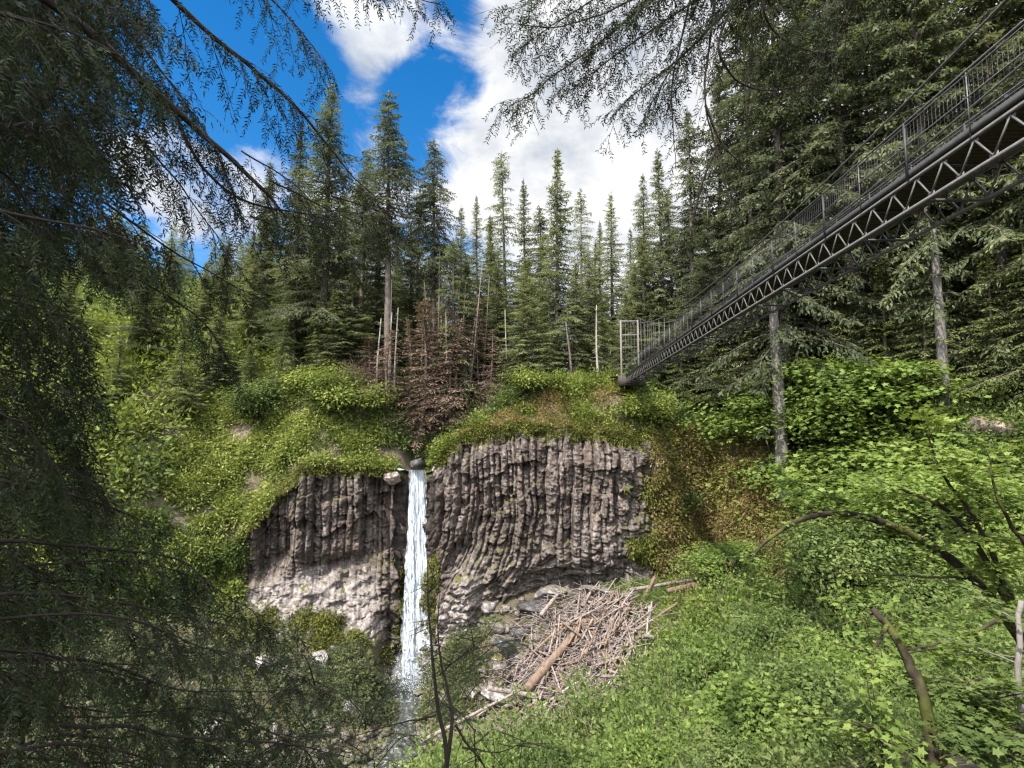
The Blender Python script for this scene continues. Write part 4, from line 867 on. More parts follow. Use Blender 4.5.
def build_water():
    VV, FF, EE, n0 = [], [], [], 0
    def strand(x0, x1, y, ztop, zbot, w0, w1, nx_, seed, bulge, fray):
        nonlocal n0
        nz = 170; u = np.linspace(-1, 1, nx_)[None]; t = np.linspace(0, 1, nz)[:, None]; z = lerp(ztop, zbot, t)
        w = lerp(w0, w1, t**.7)*(1+fray*.35*fbm(t*9, u*0, 0, seed, 3))
        x = lerp(x0, x1, t) + u*w/2 + fray*.12*fbm(u*2.5, z*.9, 0, seed+1, 3)*t
        x = x + .22*fbm(u*3.1+seed, z*.55, 0, seed+9, 4)*t**.5
        yy = y - bulge*(1-u**2)*(.4+.6*t) - 1.5*t**1.2 - .38*np.abs(fbm(u*w*2.6+seed, z*.28, 0, seed+2, 4)) - .12*fbm(u*w*7, z*1.1, 0, seed+3, 3)
        V = np.stack([x, yy, z + 0*x], -1).reshape(-1, 3)
        i = np.arange(nz-1)[:, None]*nx_; j = np.arange(nx_-1)[None]; F = np.stack([i+j, i+nx_+j, i+nx_+j+1, i+j+1], -1).reshape(-1, 4)
        VV.append(V); FF.append(F+n0); EE.append(np.repeat(np.abs(u), nz, 0).ravel()); n0 += len(V)
    a = W(417.5, 470, 55.9); b = W(419, 696, 53.4)
    strand(a[0], b[0]-.1, 56.0, a[2], b[2], 1.6, 3.1, 70, 5, .35, .9)
    for k in range(22): 
        f = rng.choice([-1, 1])*rng.uniform(.35, 1.15); strand(a[0]+f*.6, b[0]-.1+f*1.35, 55.75, a[2]-rng.uniform(.2, 4), b[2]+rng.uniform(0, 4), rng.uniform(.08, .2), rng.uniform(.18, .55), 8, 20+k*5, .12, 2.2)
    # spray drops near the foot
    m = 5200; c = np.stack([rng.normal(b[0], 1.35, m), rng.normal(53.2, .7, m), b[2]+np.abs(rng.normal(0, 2.0, m))-.3], -1)
    V, F = leaves(c, rand_dirs(m), rand_dirs(m), rng.uniform(.04, .13, m), rng.uniform(.03, .07, m), DIAMOND); VV.append(V); FF.append(F+n0); EE.append(np.zeros(len(V))); n0 += len(V)
    structure(make_mesh('waterfall', np.concatenate(VV), FF, M['fall'], None, True, {'edge': np.concatenate(EE)}))
    # thin cascade seen through the boughs
    VV.clear(); FF.clear(); EE.clear(); n0 = 0
    a = W(27, 452, 47); b = W(29, 482, 46.5); strand(a[0], b[0], 46.5, a[2], b[2], .5, 1.0, 20, 77, .2, 1.5)
    structure(make_mesh('side_cascade', np.concatenate(VV), FF, M['fall'], None, True, {'edge': np.concatenate(EE)}))
    # creek: a ribbon in the bed from the plunge pool, out to the lower left
    C = spline([(-9.2, 56.5), (-8.8, 52), (-9.5, 47.5), (-13, 43.5), (-19, 40.5), (-27, 37.5), (-38, 36), (-60, 33)], 90)
    T = unit(np.gradient(C, axis=0)); Nr = np.stack([-T[:, 1], T[:, 0]], -1); wd = np.interp(np.linspace(0, 1, 90), [0, .1, .25, .5, 1], [2.4, 3.0, 2.2, 1.9, 2.4])
    u = np.linspace(-1, 1, 9); X = C[:, None] + Nr[:, None]*(u[None, :, None]*wd[:, None, None]*(1+.25*fbm(np.arange(90)*.3, 0, 0, 61, 2))[:, None, None])
    zc = np.minimum.accumulate(gorge(C[:, 0], C[:, 1]) + .35); Z = np.repeat(zc[:, None], 9, 1) + .06*fbm(X[..., 0]*1.5, X[..., 1]*1.5, 0, 63, 3)
    V = np.concatenate([X, Z[..., None]], -1).reshape(-1, 3); i = np.arange(89)[:, None]*9; j = np.arange(8)[None]
    structure(make_mesh('creek', V, np.stack([i+j, i+9+j, i+9+j+1, i+j+1], -1).reshape(-1, 4), M['creek'], None, True))
    P = W(503, 642, 49.3); n = 40; a = np.linspace(0, 6.28, n, endpoint=False); rr = 1+.2*np.sin(a*3+1)
    V = np.stack([P[0]+.9*rr*np.cos(a), P[1]+1.0*rr*np.sin(a), np.full(n, P[2])], -1)
    structure(make_mesh('pool', V, np.arange(n)[None], M['creek'], None, False))
build_water()

def rock_mesh(seed, sub=4, sharp=.5, flat=.75):
    import bmesh
    bm = bmesh.new(); bmesh.ops.create_icosphere(bm, subdivisions=sub, radius=1); V = np.array([v.co[:] for v in bm.verts]); F = np.array([[v.index for v in f.verts] for f in bm.faces]); bm.free()
    r_ = np.random.default_rng(seed); 
    for k in range(22):
        d = unit(r_.normal(size=3)); h = r_.uniform(.42, .85); e = V @ d - h; V = V - np.maximum(e, 0)[:, None]*d*.96
    V = V*(1 + .10*fbm(V[:, 0]*2, V[:, 1]*2, V[:, 2]*2, seed, 4)[:, None] + .05*fbm(V[:, 0]*6, V[:, 1]*6, V[:, 2]*6, seed+3, 3)[:, None])
    V = V*np.array([1, r_.uniform(.7, .95), flat]); me = make_mesh('boulder', V, F, None); d = me.data; bpy.data.objects.remove(me); return d
ROCKS = [rock_mesh(100+k) for k in range(6)]
M['rubble'] = rock_mat('rubble', (.05, .043, .037), (.14, .12, .10), (.26, .235, .21), ((.05, .055, .018), (.10, .10, .03)), .80, False)
M['outcrop'] = rock_mat('outcrop', (.06, .045, .036), (.17, .13, .105), (.31, .26, .225), ((.09, .09, .02), (.19, .18, .04)), .74, False)
def boulder(px, py, d, wpx, hpx, mat, label, group=None, rz=None, name='boulder', snap=True):
    q = hit(px, py+hpx*.35, d*.7) if snap else W(px, py, d); d = q[1]; me = ROCKS[int(rng.integers(6))].copy(); me.materials.clear(); me.materials.append(M[mat])
    o = bpy.data.objects.new(name, me); COL.objects.link(o); s = d/FPX; o.location = q+np.array([0, 0, hpx*s*(-.12 if mat == 'outcrop' else .12)]); o.scale = (wpx*s*.52, wpx*s*.45, hpx*s*.62); o.rotation_euler = (rng.uniform(-.2, .2), rng.uniform(-.2, .2), rng.uniform(-.6, .6) if rz is None else rz)
    tag(o, label, 'boulder', group); return o
def build_rocks():
    boulder(416.5, 466, 55.3, 22, 18, 'rock_dark', 'dark chockstone wedged at the lip of the waterfall', snap=False)
    g = 'boulders beside the creek'
    for a in [(521, 652, 47.6, 30, 13, 'boulder', 'pale slab-like boulder leaning among yellow moss'), (497, 656, 48.4, 22, 22, 'boulder_moss', 'boulder capped with vivid yellow moss'), (530, 640, 49.4, 20, 12, 'boulder_moss', 'low mossy boulder just above the pale slab'), (560, 632, 48.8, 30, 18, 'boulder_moss', 'mossy boulder under the big driftwood log'),
              (500, 690, 46, 56, 20, 'boulder', 'broad flat boulder at the lower edge of the driftwood'), (472, 688, 47, 30, 20, 'boulder', 'grey boulder left of the driftwood beside the fall'), (520, 628, 50.5, 34, 20, 'rock_dark', 'wet dark boulder in the hollow under the cliff'), (535, 603, 52, 44, 26, 'rock_dark', 'large shadowed block fallen from the cliff'), (552, 588, 52.6, 40, 24, 'boulder', 'angular grey block at the foot of the columns'),
              (600, 588, 52.6, 46, 16, 'boulder', 'pale flat block behind the top of the driftwood'), (632, 592, 52.0, 34, 14, 'boulder', 'pale block behind the upright driftwood stub'), (450, 690, 49, 36, 26, 'boulder', 'grey rock at the foot of the waterfall'),
              (392, 700, 47, 40, 24, 'boulder', 'rounded rock at the creek edge below the fall'), (350, 700, 45, 44, 26, 'boulder', 'earthy grey rock beside the creek under the pale cliff foot'), (320, 655, 46.5, 24, 40, 'rock_white', 'white upright rock below the pale foot of the cliff'), (262, 658, 47, 22, 34, 'rock_white', 'narrow whitish rock in the moss slope'), (212, 722, 42, 40, 30, 'rock_white', 'whitish rock by the creek under the boughs'), (168, 765, 36, 46, 22, 'rock_white', 'white water-worn rock at the bottom edge'), (282, 668, 46.6, 18, 26, 'rock_white', 'small pale rock between two white rocks'),
              (462, 585, 53.4, 62, 34, 'rock_white', 'bright pale rock face beside the waterfall foot'), (488, 600, 53, 36, 24, 'boulder', 'grey ledge rock under the bright pale rock')]:
        boulder(*a, g)
    for a in [(392, 470, 55.2, 26, 16, 'outcrop', 'brown rock shoulder beside the waterfall lip'), (440, 462, 55.0, 22, 26, 'outcrop', 'pinkish rock shoulder opposite the lip')]:
        boulder(*a, 'outcrops on top of the cliff')
    boulder(998, 405, 33, 80, 64, 'outcrop', 'grey-brown rock outcrop showing among the trees on the far bank')
    boulder(1030, 385, 34, 60, 60, 'outcrop', 'outcrop block cut by the frame edge above the brown bank')
build_rocks()

def build_rubble():
    # stones of the creek bed and the bank: nobody could count them
    VV, FF, n0 = [], [], 0
    x = rng.uniform(-30, 7, 5200); y = rng.uniform(36, 56, 5200); ok = (y < cliff_y(x)-.4); x, y = x[ok], y[ok]; z = gorge(x, y)
    w = np.exp(-((z+25.5)/2.6)**2) + .8*np.exp(-((x-1)**2/22 + (y-49)**2/30)) + .35*np.exp(-((y-cliff_y(x)+2.5)/2.2)**2); k = rng.random(len(x)) < w; x, y, z = x[k], y[k], z[k]
    for q in range(len(x)):
        r_ = min(.9, float(np.exp(rng.normal(-1.35, .55)))); bm_ = SMALL[q % 5]; a = rng.uniform(0, 6.28); c, s = math.cos(a), math.sin(a)
        V = bm_[0]*np.array([r_, r_*rng.uniform(.6, 1), r_*rng.uniform(.4, .8)]); V = V @ np.array([[c, s, 0], [-s, c, 0], [0, 0, 1]]) + np.array([x[q], y[q], z[q]+.25*r_])
        VV.append(V); FF.append(bm_[1]+n0); n0 += len(V)
    stuff(make_mesh('creek_rubble', np.concatenate(VV), np.concatenate(FF), M['rubble']), 'grey stones and rubble along the creek bed', 'rubble')
def small_rock(seed):
    import bmesh
    bm = bmesh.new(); bmesh.ops.create_icosphere(bm, subdivisions=2, radius=1); V = np.array([v.co[:] for v in bm.verts]); F = np.array([[v.index for v in f.verts] for f in bm.faces]); bm.free()
    r_ = np.random.default_rng(seed)
    for k in range(9): d = unit(r_.normal(size=3)); h = r_.uniform(.4, .8); e = V @ d-h; V = V-np.maximum(e, 0)[:, None]*d
    return V, F
SMALL = [small_rock(500+k) for k in range(5)]
build_rubble()

# driftwood heap at the foot of the cliff
LOG = []
def log_mesh(L, r, seed, mat, bend=.04):
    mb = MB(); n = 9; t = np.linspace(0, 1, n); r_ = np.random.default_rng(seed)
    P = np.stack([(t-.5)*L, bend*L*np.sin(t*3.1+r_.uniform(0, 3)), bend*.6*L*np.sin(t*2.6+r_.uniform(0, 3))], -1)
    mb.tube(P, r*np.linspace(1.1, .7, n)*(1+.08*r_.normal(size=n)), 7, True, .09)
    for k in range(int(r_.integers(0, 3))):
        b = P[int(r_.integers(2, 7))]; d = unit(np.array([r_.uniform(-.5, .5), *r_.normal(size=2)]))*L*r_.uniform(.06, .16); mb.tube([b, b+d*.6, b+d], [r*.4, r*.3, r*.12], 5, True)
    o = mb.build('driftwood_log', M[mat]); d = o.data; bpy.data.objects.remove(o); return d
def jam_z(x, y): return gorge(x, y) + 1.3*np.exp(-(((np.asarray(x)-4.2)/5.0)**2 + ((np.asarray(y)-48.5)/5.5)**2))
def build_logs():
    for k in range(9): LOG.append(log_mesh(rng.uniform(1.6, 4.2), rng.uniform(.04, .12), 300+k, 'drift' if k % 4 else 'drift_brown'))
    G = 'driftwood logs heaped at the foot of the cliff'; n = 0
    # outline of the heap as seen in the photograph, brought down onto the slope
    poly = [(500, 680), (520, 660), (556, 628), (572, 596), (606, 594), (640, 600), (652, 620), (655, 650), (640, 668), (600, 690), (572, 706), (535, 704)]
    def inside(x, y):
        c = False; j = len(poly)-1
        for i in range(len(poly)):
            (xi, yi), (xj, yj) = poly[i], poly[j]
            if (yi > y) != (yj > y) and x < (xj-xi)*(y-yi)/(yj-yi)+xi: c = not c
            j = i
        return c
    while n < 290:
        x, y = rng.uniform(-2, 13), rng.uniform(40, 55); z = float(jam_z(x, y)) + rng.uniform(-.1, .85)
        p = np.array([[x, y, z]]); a, b = px_of(p)
        if not inside(a[0], b[0]): continue
        me = LOG[int(rng.integers(9))]; o = bpy.data.objects.new('driftwood_log', me); COL.objects.link(o)
        az = rng.normal(.9, .55) if rng.random() < .5 else rng.uniform(0, 3.14)
        e = .4; gx_ = float(jam_z(x+e, y)-jam_z(x-e, y))/(2*e); gy_ = float(jam_z(x, y+e)-jam_z(x, y-e))/(2*e)
        slope = gx_*math.cos(az)+gy_*math.sin(az)
        o.location = (x, y, z); o.rotation_euler = (rng.uniform(0, 6), -math.atan(slope)+rng.normal(0, .16), az); s = float(np.exp(rng.normal(-.15, .42))); o.scale = (s, rng.uniform(.7, 1.3), rng.uniform(.7, 1.3))
        tag(o, 'weathered grey-pink driftwood pole lying in the tangled heap below the basalt cliff', 'driftwood', G); n += 1
    def big(p0, p1, d0, d1, r0, r1, mat, label, bend=.0, name='fallen_log', rest=False):
        a = W(*p0, d0); b = W(*p1, d1); m = (a+b)/2; t = np.linspace(0, 1, 14)[:, None]
        if rest: a[2], b[2] = float(gorge(a[0], a[1]))+r0+.75, float(gorge(b[0], b[1]))+r1+.8; m = (a+b)/2
        P = a-m + (b-a)*t + np.array([0, 0, 1.])*bend*np.sin(t*3.14)
        mb = MB(); mb.tube(P, np.linspace(r0, r1, 14)*(1+.05*rng.normal(size=14)), 11, True, .06)
        for k in range(4):
            q = P[int(rng.integers(3, 12))]; d = unit(rng.normal(size=3)*np.array([1, 1, .8]))*rng.uniform(.3, .8); mb.tube([q, q+d*.6, q+d], [r1*.35, r1*.25, .02], 5)
        o = mb.build(name, M[mat]); o.location = m; tag(o, label, 'log'); return o
    big((526, 690), (594, 612), 45.2, 50.2, .40, .30, 'drift_brown', 'thick brown log slanting across the driftwood heap')
    big((536, 700), (547, 668), 45.0, 46.4, .16, .10, 'drift', 'short pale pole propped against the thick brown log')
    big((566, 700), (650, 622), 44.8, 49.6, .17, .10, 'drift', 'long slender pale trunk on the lower driftwood heap')
    big((541, 615), (558, 594), 49.5, 52, .2, .16, 'drift', 'stubby pole standing up from the upper heap')
    big((488, 688), (560, 700), 45.4, 44.8, .22, .15, 'drift', 'pale log lying level along the heap bottom')
    big((630, 600), (745, 600), 51.0, 51.2, .17, .11, 'drift', 'long pale log lying straight on the grassy flat', rest=True)
    big((668, 608), (802, 613), 49.6, 48.6, .24, .14, 'drift_brown', 'brown log beside the pale log on the grassy flat', rest=True)
    big((640, 606), (655, 577), 50.5, 51, .22, .14, 'drift_brown', 'upright broken stub at the upper corner of the heap')
    big((420, 742), (520, 690), 40, 44, .14, .08, 'drift', 'thin bleached trunk leaning from creek to the heap')
build_logs()
def build_twigs():
    mb = MB(); n = 0
    while n < 1500:
        x, y = rng.normal(4.4, 3.4), rng.normal(47.6, 3.4)
        if y > cliff_y(x)-1 or y < 40: continue
        z = float(jam_z(x, y)) + rng.uniform(.0, .8); a = rng.uniform(0, 3.14); l = rng.uniform(.3, 1.3); d = np.array([math.cos(a), math.sin(a), rng.normal(0, .35)])*l
        p = np.array([x, y, z]); mb.tube([p-d, p+rng.normal(0, .06, 3), p+d], [.03, .026, .014], 4, False); n += 1
    stuff(mb.build('driftwood_litter', M['drift']), 'fine broken sticks littering the driftwood heap', 'sticks')
build_twigs()
# ------------------------------------------------------------------ footbridge
def build_bridge():
    zb, zt = 4.92, 5.55                              # chords of the near truss, relative to the eye
    xa = lambda y: 8.72 + .0655*(y-9.2)            # left-hand truss line
    A, B = -14.0, 55.4; wid = 1.25
    R = lambda y, o=0.0, z=0.0: np.array([xa(y)+o, y, z])
    t = thing('footbridge', 'long grey steel suspension footbridge with truss sides crossing the gorge', 'bridge', R(20, wid/2, zb))
    org = np.array(t.location)
    class LB(MB):
        def build(s, *a, **k): s.V = [v-org for v in s.V]; return MB.build(s, *a, **k)
    sag = lambda y: -.25*np.sin((y-A)/(B-A)*np.pi) + .25
    for o in (0.0, wid):
        tr = LB(); tr.bar(R(A, o, zt), R(B, o, zt), .05, .065); tz = tr.build('truss', M['steel'], t)
        m2 = LB(); m2.bar(R(A, o, zb), R(B, o, zb), .055, .07); m2.build('bottom_chord', M['steel'], tz)
        wb = LB(); n = int((B-A)/.80); ys = np.linspace(A, B, n*2+1)
        for i in range(2*n):
            z0, z1 = (zb, zt) if i % 2 == 0 else (zt, zb)
            s = .012 if o == 0 else -.012
            wb.bar(R(ys[i], o+s, z0+(.05 if z0 == zb else -.045)), R(ys[i+1], o+s, z1+(.05 if z1 == zb else -.045)), .028, .03)
            if i % 2 == 0: wb.box(R(ys[i], o+s*1.6, zb+.06), [.004, 0, 0], [0, .09, 0], [0, 0, .06])
            else: wb.box(R(ys[i], o+s*1.6, zt-.06), [.004, 0, 0], [0, .09, 0], [0, 0, .05])
        w_ = wb.build('truss_web', M['steel'], tz)
    dk = LB(); n = int((B-A)/.14)
    for y in np.linspace(A+.1, B-.1, n): dk.box(R(y, wid/2, 5.655), [.62, 0, 0], [0, .058, 0], [0, 0, .025])
    dk.build('deck', M['wood_deck'], t)
    for o in (-.03, wid+.03):
        kb = LB(); kb.bar(R(A, o, 5.70), R(B, o, 5.70), .03, .15); kb.build('kickboard', M['steel_dark'], t)
    for y in np.arange(A+1, B, 2.4):               # cross frames between the two trusses
        f = LB(); f.bar(R(y, 0, zb-.075), R(y, wid, zb-.075), .06, .05); f.bar(R(y, .05, zb+.06), R(y, wid-.05, zt-.06), .035, .035); f.bar(R(y, .05, zt+.055), R(y, wid-.05, zt+.055), .05, .03)
        f.bar(R(y, .02, zb-.075), R(min(y+1.2, B), wid-.02, zb-.10), .03, .03); f.build('cross_frame', M['steel_dark'], t)
    for o in (-.06, wid+.06):
        rl = LB()
        def rail(z, r, y0=A, y1=B): rl.tube([R(y0, o, z), R((y0+y1)/2, o, z), R(y1, o, z)], r, 6)
        rail(6.88, .022); rail(6.80, .014)
        rg = rl.build('railing', M['cable'], t)
        ml = LB(); ml.tube([R(A, o, 6.35), R(B, o, 6.35)], .016, 6); ml.build('mid_rail', M['cable'], rg)
        for i, y in enumerate(np.arange(A+.40, B, 1.8)):
            p = LB(); hv = i % 2 == 0; p.bar(R(y, o, 5.56), R(y, o, 6.90), .042 if hv else .018, .05 if hv else .018); p.build('post', M['steel_dark'] if hv else M['cable'], rg)
        nt_ = LB()
        for z in np.arange(5.85, 6.80, .085): nt_.bar(R(A, o, z), R(B, o, z), .0026, .0026)
        for y in np.arange(A+.1, B, .11): nt_.bar(R(y, o, 5.85), R(y, o, 6.8), .0026, .0026, (1, 0, 0))
        nt_.build('mesh_infill', M['cable'], rg)
    # towers and main cables
    top = W(620, 321, 57.0)[2]
    for ye, nm in ((56.6, 'tower'), (A-1.0, 'tower')):
        m = LB(); zf = 1.5 if ye > 0 else 1.0
        for o in (-.28, wid+.28): m.bar(R(ye, o, zf), R(ye, o, top), .17, .17)
        m.bar(R(ye, -.3, top-.12), R(ye, wid+.3, top-.12), .14, .18); m.bar(R(ye, -.3, top-1.6), R(ye, wid+.3, top-1.6), .12, .14); m.bar(R(ye, -.3, top-2.9), R(ye, wid+.3, top-2.9), .10, .10)
        m.build(nm, M['bark_grey'], t)
    mid = (A+B)/2
    for o in (-.16, wid+.16):
        y = np.linspace(A-1, 56.6, 40); u = (y-mid)/((B-A)/2)
        z = 7.0 + (top-7.0)*np.abs(u)**2.3
        c = LB(); c.tube(np.stack([xa(y)+o, y, z], -1), .026, 6); c.build('suspension_cable', M['cable'], t)
        for yy in np.arange(A+1.5, B-.5, 1.8):
            zz = 7.0 + (top-7.0)*abs((yy-mid)/((B-A)/2))**2.3
            if zz < 7.55: continue
            h = LB(); h.bar(R(yy, o, zb+.05), R(yy, o, zz), .018, .018, (1, 0, 0)); h.build('hanger', M['cable'], t)
    # timber landing and sill where the bridge meets the far bank
    m = LB(); m.box(R(56.2, wid/2, 5.2), [1.3, 0, 0], [0, .8, 0], [0, 0, .5]); m.bar(R(57.4, -1.3, 5.74), R(57.4, wid+1.3, 5.74), 2.0, .06); m.build('landing', M['wood_deck'], t)
build_bridge()
# ------------------------------------------------------------------ boughs and limbs close to the eye
def twig_spray(P0, D0, Lt, leafL, leafW, space, hang, rnd):
    """hanging twigs with two ranks of needles; P0,D0 (n,3), Lt lengths; returns needle arrays and twig lines"""
    n = len(P0); m = max(3, int(np.max(Lt)/space)); s = np.arange(1, m+1)*space
    ok = s[None] <= Lt[:, None]
    pos = P0[:, None] + D0[:, None]*s[None, :, None] + np.array([0, 0, -1.])*(hang*s**1.7)[None, :, None]
    tan = unit(D0[:, None] + np.array([0, 0, -1.])*(hang*1.7*s**.7)[None, :, None] + 0*pos)
    side = unit(np.cross(tan, rng.normal(0, .35, (n, 1, 3)) + np.array([.2, .2, 1.])))
    k = np.where(ok.ravel())[0]; p = pos.reshape(-1, 3)[k]; tn = tan.reshape(-1, 3)[k]; sd = side.reshape(-1, 3)[k]
    PP, DD, NN = [], [], []
    for sg in (-1, 1):
        PP.append(p); DD.append(unit(tn*.75 + sg*sd*.8 + rng.normal(0, rnd, p.shape))); NN.append(unit(np.cross(tn, sd) + rng.normal(0, .3, p.shape)))
    return np.concatenate(PP), np.concatenate(DD), np.concatenate(NN), pos, ok

def bough(path, r0, r1, parent, mat='hemlock', wood='bark_dark', sub=1.0, step=.10, tw=.27, leafL=.044, leafW=.25, space=.021, hang=.8, name='limb', sublen=.8, start=.08, down=.5, dens=1.0):
    """one limb: tapering wood, side branches, hanging twigs and their needles (foliage is a child of the limb)"""
    org = np.array(parent.location)
    L = np.linalg.norm(np.diff(np.asarray(path, float), axis=0), axis=1).sum()
    C = spline(path, max(8, int(L/.06))); nC = len(C); C = C + .02*np.stack([fbm(np.arange(nC)*.12, k, 0, int(rng.integers(999)), 3) for k in range(3)], -1)*min(1.5, L)
    mb = MB(); mb.tube(C-org, np.linspace(r0, r1, nC), 7, True, .05)
    T = unit(np.gradient(C, axis=0)); s = np.arange(start*L, L, step); P, D, N, LL = [], [], [], []
    for i, d in enumerate(s):
        j = min(nC-1, int(d/L*(nC-1))); t = d/L
        sg = 1 if i % 2 else -1
        side = unit(np.cross(T[j], UPV))
        l = sublen*sub*(1-.65*t)*rng.uniform(.45, 1.2)*min(1, .4+t*4)
        dr = unit(T[j]*rng.uniform(.4, .9) + sg*side*rng.uniform(.4, 1.0) + np.array([0, 0, -1.])*rng.uniform(.0, down*1.6))
        m = max(5, int(l/.05)); q = np.linspace(0, l, m)
        B = C[j] + dr*q[:, None] + np.array([0, 0, -1.])*(down*q**1.8)[:, None] + rng.normal(0, .005, (m, 3))
        mb.tube(B[::2]-org if m > 8 else B-org, np.linspace(max(.003, r1*.5+.0025*l), .0014, len(B[::2]) if m > 8 else m), 4, False)
        TB = unit(np.gradient(B, axis=0)); k = np.arange(1, m)
        k = k[rng.random(len(k)) < dens]
        if len(k) == 0: continue
        sgn = np.where(k % 2 == 0, 1, -1)[:, None]; sb = unit(np.cross(TB[k], UPV))
        D0 = unit(TB[k]*.6 + sgn*sb*rng.uniform(.2, .9, (len(k), 1)) + np.array([0, 0, -1.])*rng.uniform(.1, .9, (len(k), 1))*down*2)
        Lt = tw*rng.uniform(.4, 1.25, len(k))*(1-.35*k/m)
        p, dd, nn, pos, ok = twig_spray(B[k], D0, Lt, leafL, leafW, space, hang, .25)
        P.append(p); D.append(dd); N.append(nn)
        # twig wood as thin slivers
        for a in range(len(k)):
            e = pos[a][ok[a]]
            if len(e) > 2: mb.tube(np.array([B[k[a]], e[len(e)//2], e[-1]])-org, [.0022, .0017, .001], 3, False)
    o = mb.build(name, M[wood], parent)
    if P:
        P, D, N = (np.concatenate(x) for x in (P, D, N)); l = leafL*rng.uniform(.6, 1.25, len(P))
        V, F = leaves(P-org, D, N, l, l*leafW, DIAMOND); make_mesh('foliage', V, F, M[mat], o)
    return o

def shade_crown(center, rad, n, L, mat, parent, name='crown'):
    q = rand_dirs(n)*(rng.random(n)**.45)[:, None]; g = fbm(q[:, 0]*2.2, q[:, 1]*2.2, q[:, 2]*2.6, int(rng.integers(999)), 3) > -.12
    q = q[g]; P = np.array(center)+q*np.array(rad)-np.array(parent.location); D = unit(q*np.array([1, 1, .1])+rng.normal(0, .5, q.shape)+np.array([0, 0, -.4]))
    V, F = leaves(P, D, unit(UPV+rng.normal(0, .5, q.shape)), L*rng.uniform(.6, 1.3, len(q)), .3*L, DIAMOND); return make_mesh(name, V, F, M[mat], parent)

